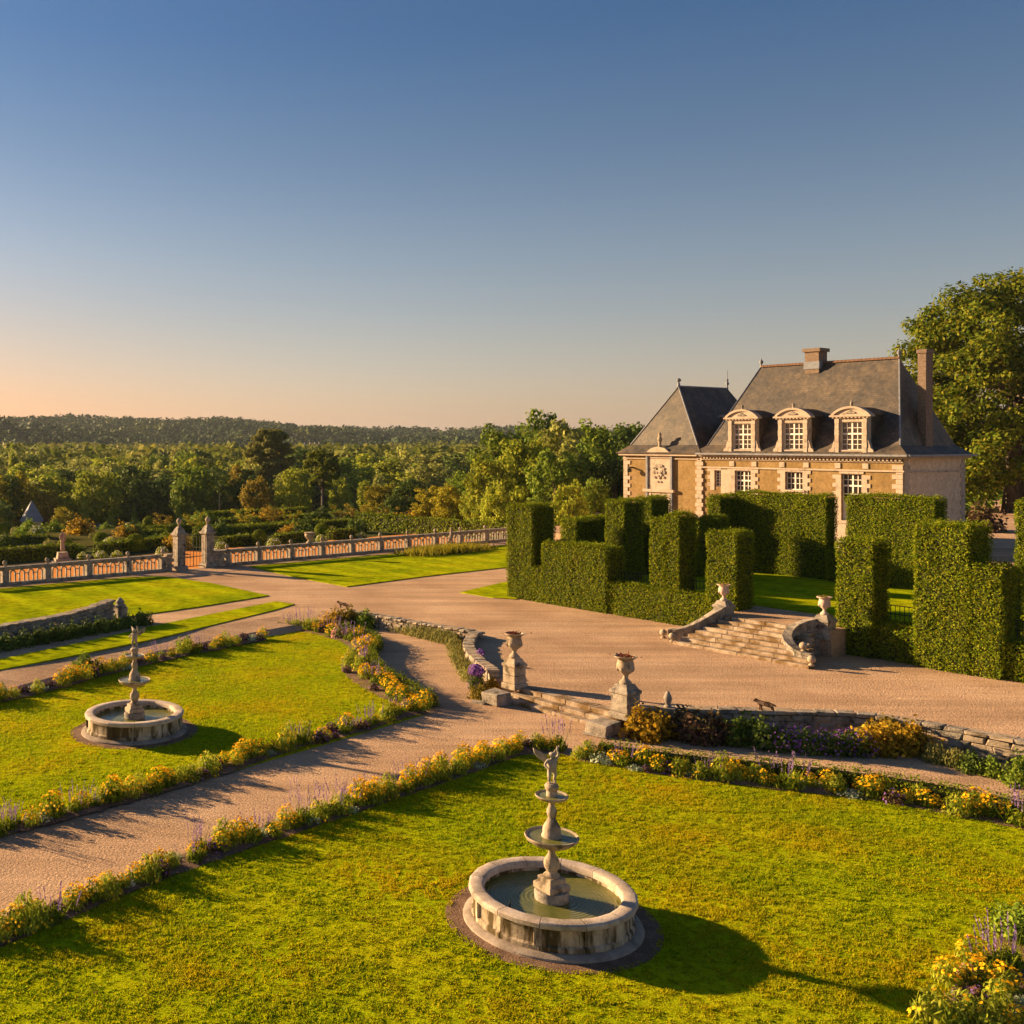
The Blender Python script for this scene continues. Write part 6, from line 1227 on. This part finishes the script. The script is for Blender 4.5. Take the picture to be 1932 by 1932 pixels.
for i in range(2): MB().slab([(1.53 * math.cos(math.pi * k / 10), 1.18 * math.sin(math.pi * k / 10)) for k in range(11)], -1.66 + 3.26 * i, -1.61 + 3.26 * i).obj('end_hoop', LEAD, tn)
cx = at_d(88, 1002, 140); stone_wall('garden_wall', [tuple(at_d(66, 1000, 141).xy), tuple(at_d(110, 1000, 141).xy), tuple(at_d(155, 1000, 141).xy)], float(ground_z(cx.x, cx.y)) - .4, CAMZ - (998 - YH) * 141 / F, 'far stone garden wall between the tower and the gabled house', thick=.5, sl=1.1, cope=.3)
for x, yb, yt, Y, lab in ((414, 975, 930, 118, 'tall thin pole above the right gate pillar'), (294, 1005, 985, 125, 'short pole beyond the sheds'), ):
    a, b = at_d(x, yb, Y), at_d(x, yt, Y); tag(MB().tube([(0, 0, -1.5), (0, 0, b.z - a.z)], [.10, .07], 6).obj('timber_pole', BARK_PALE, None, a), lab, 'pole')
# far chateau on the wooded hill
q = at_d(592, 858, 900); cz_ = q.z; chf = thing('distant_chateau', 'pale chateau with slate roofs and chimneys among the hill woods, far away', 'chateau', (q.x, q.y, cz_ - 3), R(8))
MB().box(-7, 9, -4, 4, -4, 8).obj('wall', TUFA, chf); hp = MB().add([(-7.4, -4.4, 8.02), (9.4, -4.4, 8.02), (9.4, 4.4, 8.02), (-7.4, 4.4, 8.02), (-4, 0, 12.4), (6, 0, 12.4)], [(0, 1, 5, 4), (1, 2, 5), (2, 3, 4, 5), (3, 0, 4), (3, 2, 1, 0)]).obj('roof', LEAD, chf)
for x in (-3, 1, 5): MB().box(x - .6, x + .6, -.6, .6, 10, 14).obj('chimney', TUFA, hp)
MB().lathe([(2.2, -4), (2.2, 9)], 14).obj('turret', TUFA, chf, (-8.5, -3, 0)); MB().lathe([(2.5, 9.02), (0, 14)], 14).obj('turret_roof', LEAD, chf, (-8.5, -3, 0))
for i in range(6):
    for j in range(2): MB().box(-5.8 + i * 2.5, -4.8 + i * 2.5, -4.06, -4.003, 1.0 + j * 3.4, 3.0 + j * 3.4).obj('window', GLASS, chf)

# ================================================================== labels of the setting
SET = {'ground': 'wooded valley floor and hills reaching the horizon', 'parterre_path': 'pinkish gravel of the parterre paths', 'terrace': 'broad gravel terrace and court between parterre and house', 'road': 'gravel road sloping along the edge of the parterre',
 'upper_garden': 'raised garden level on which the house stands', 'house_lawn': 'striped lawn between the clipped hedges and the house', 'parterre_lawn': 'green lawn of the parterre round a fountain', 'court_lawn': 'mown lawn of the gravel court by the balustrade',
 'grass_verge': 'narrow grass verge beside the gravel road', 'garden_walk': 'sunlit sand walk behind the balustrade', 'garden_grass': 'rough grass of the lower garden', 'drive': 'gravel drive behind the hedges at the right', 'soil_bed': 'dark soil of a flower border', 'corner_bed': 'soil of the flower bed in the lower right corner',
 'lawn_grass': 'short grass blades covering the parterre lawn', 'valley_wood': 'dense broadleaf wood filling the valley', 'hill_wood': 'dark woods covering the far hills', 'ornamental_grass': 'reddish ornamental grasses on the court lawn'}
for o in scene.objects:
    if o.parent is None and o.type != 'EMPTY':
        k = o.name.split('.')[0]
        if k in SET and 'label' not in o: o['label'] = SET[k]

# ================================================================== HAZE
hz = MB().box(-2600, 3100, -320, 6100, -12, 60)
hm, hnt, hout = new_mat('haze_air'); hv = nd(hnt, 'ShaderNodeVolumePrincipled'); hv.inputs['Color'].default_value = (0.70, 0.80, 0.95, 1); hv.inputs['Density'].default_value = 0.00006
hv.inputs['Anisotropy'].default_value = 0.2
hnt.links.new(hv.outputs[0], hout.inputs['Volume'])
o = tag(hz.obj('haze', hm), 'thin evening haze over the valley', None, None, 'stuff')
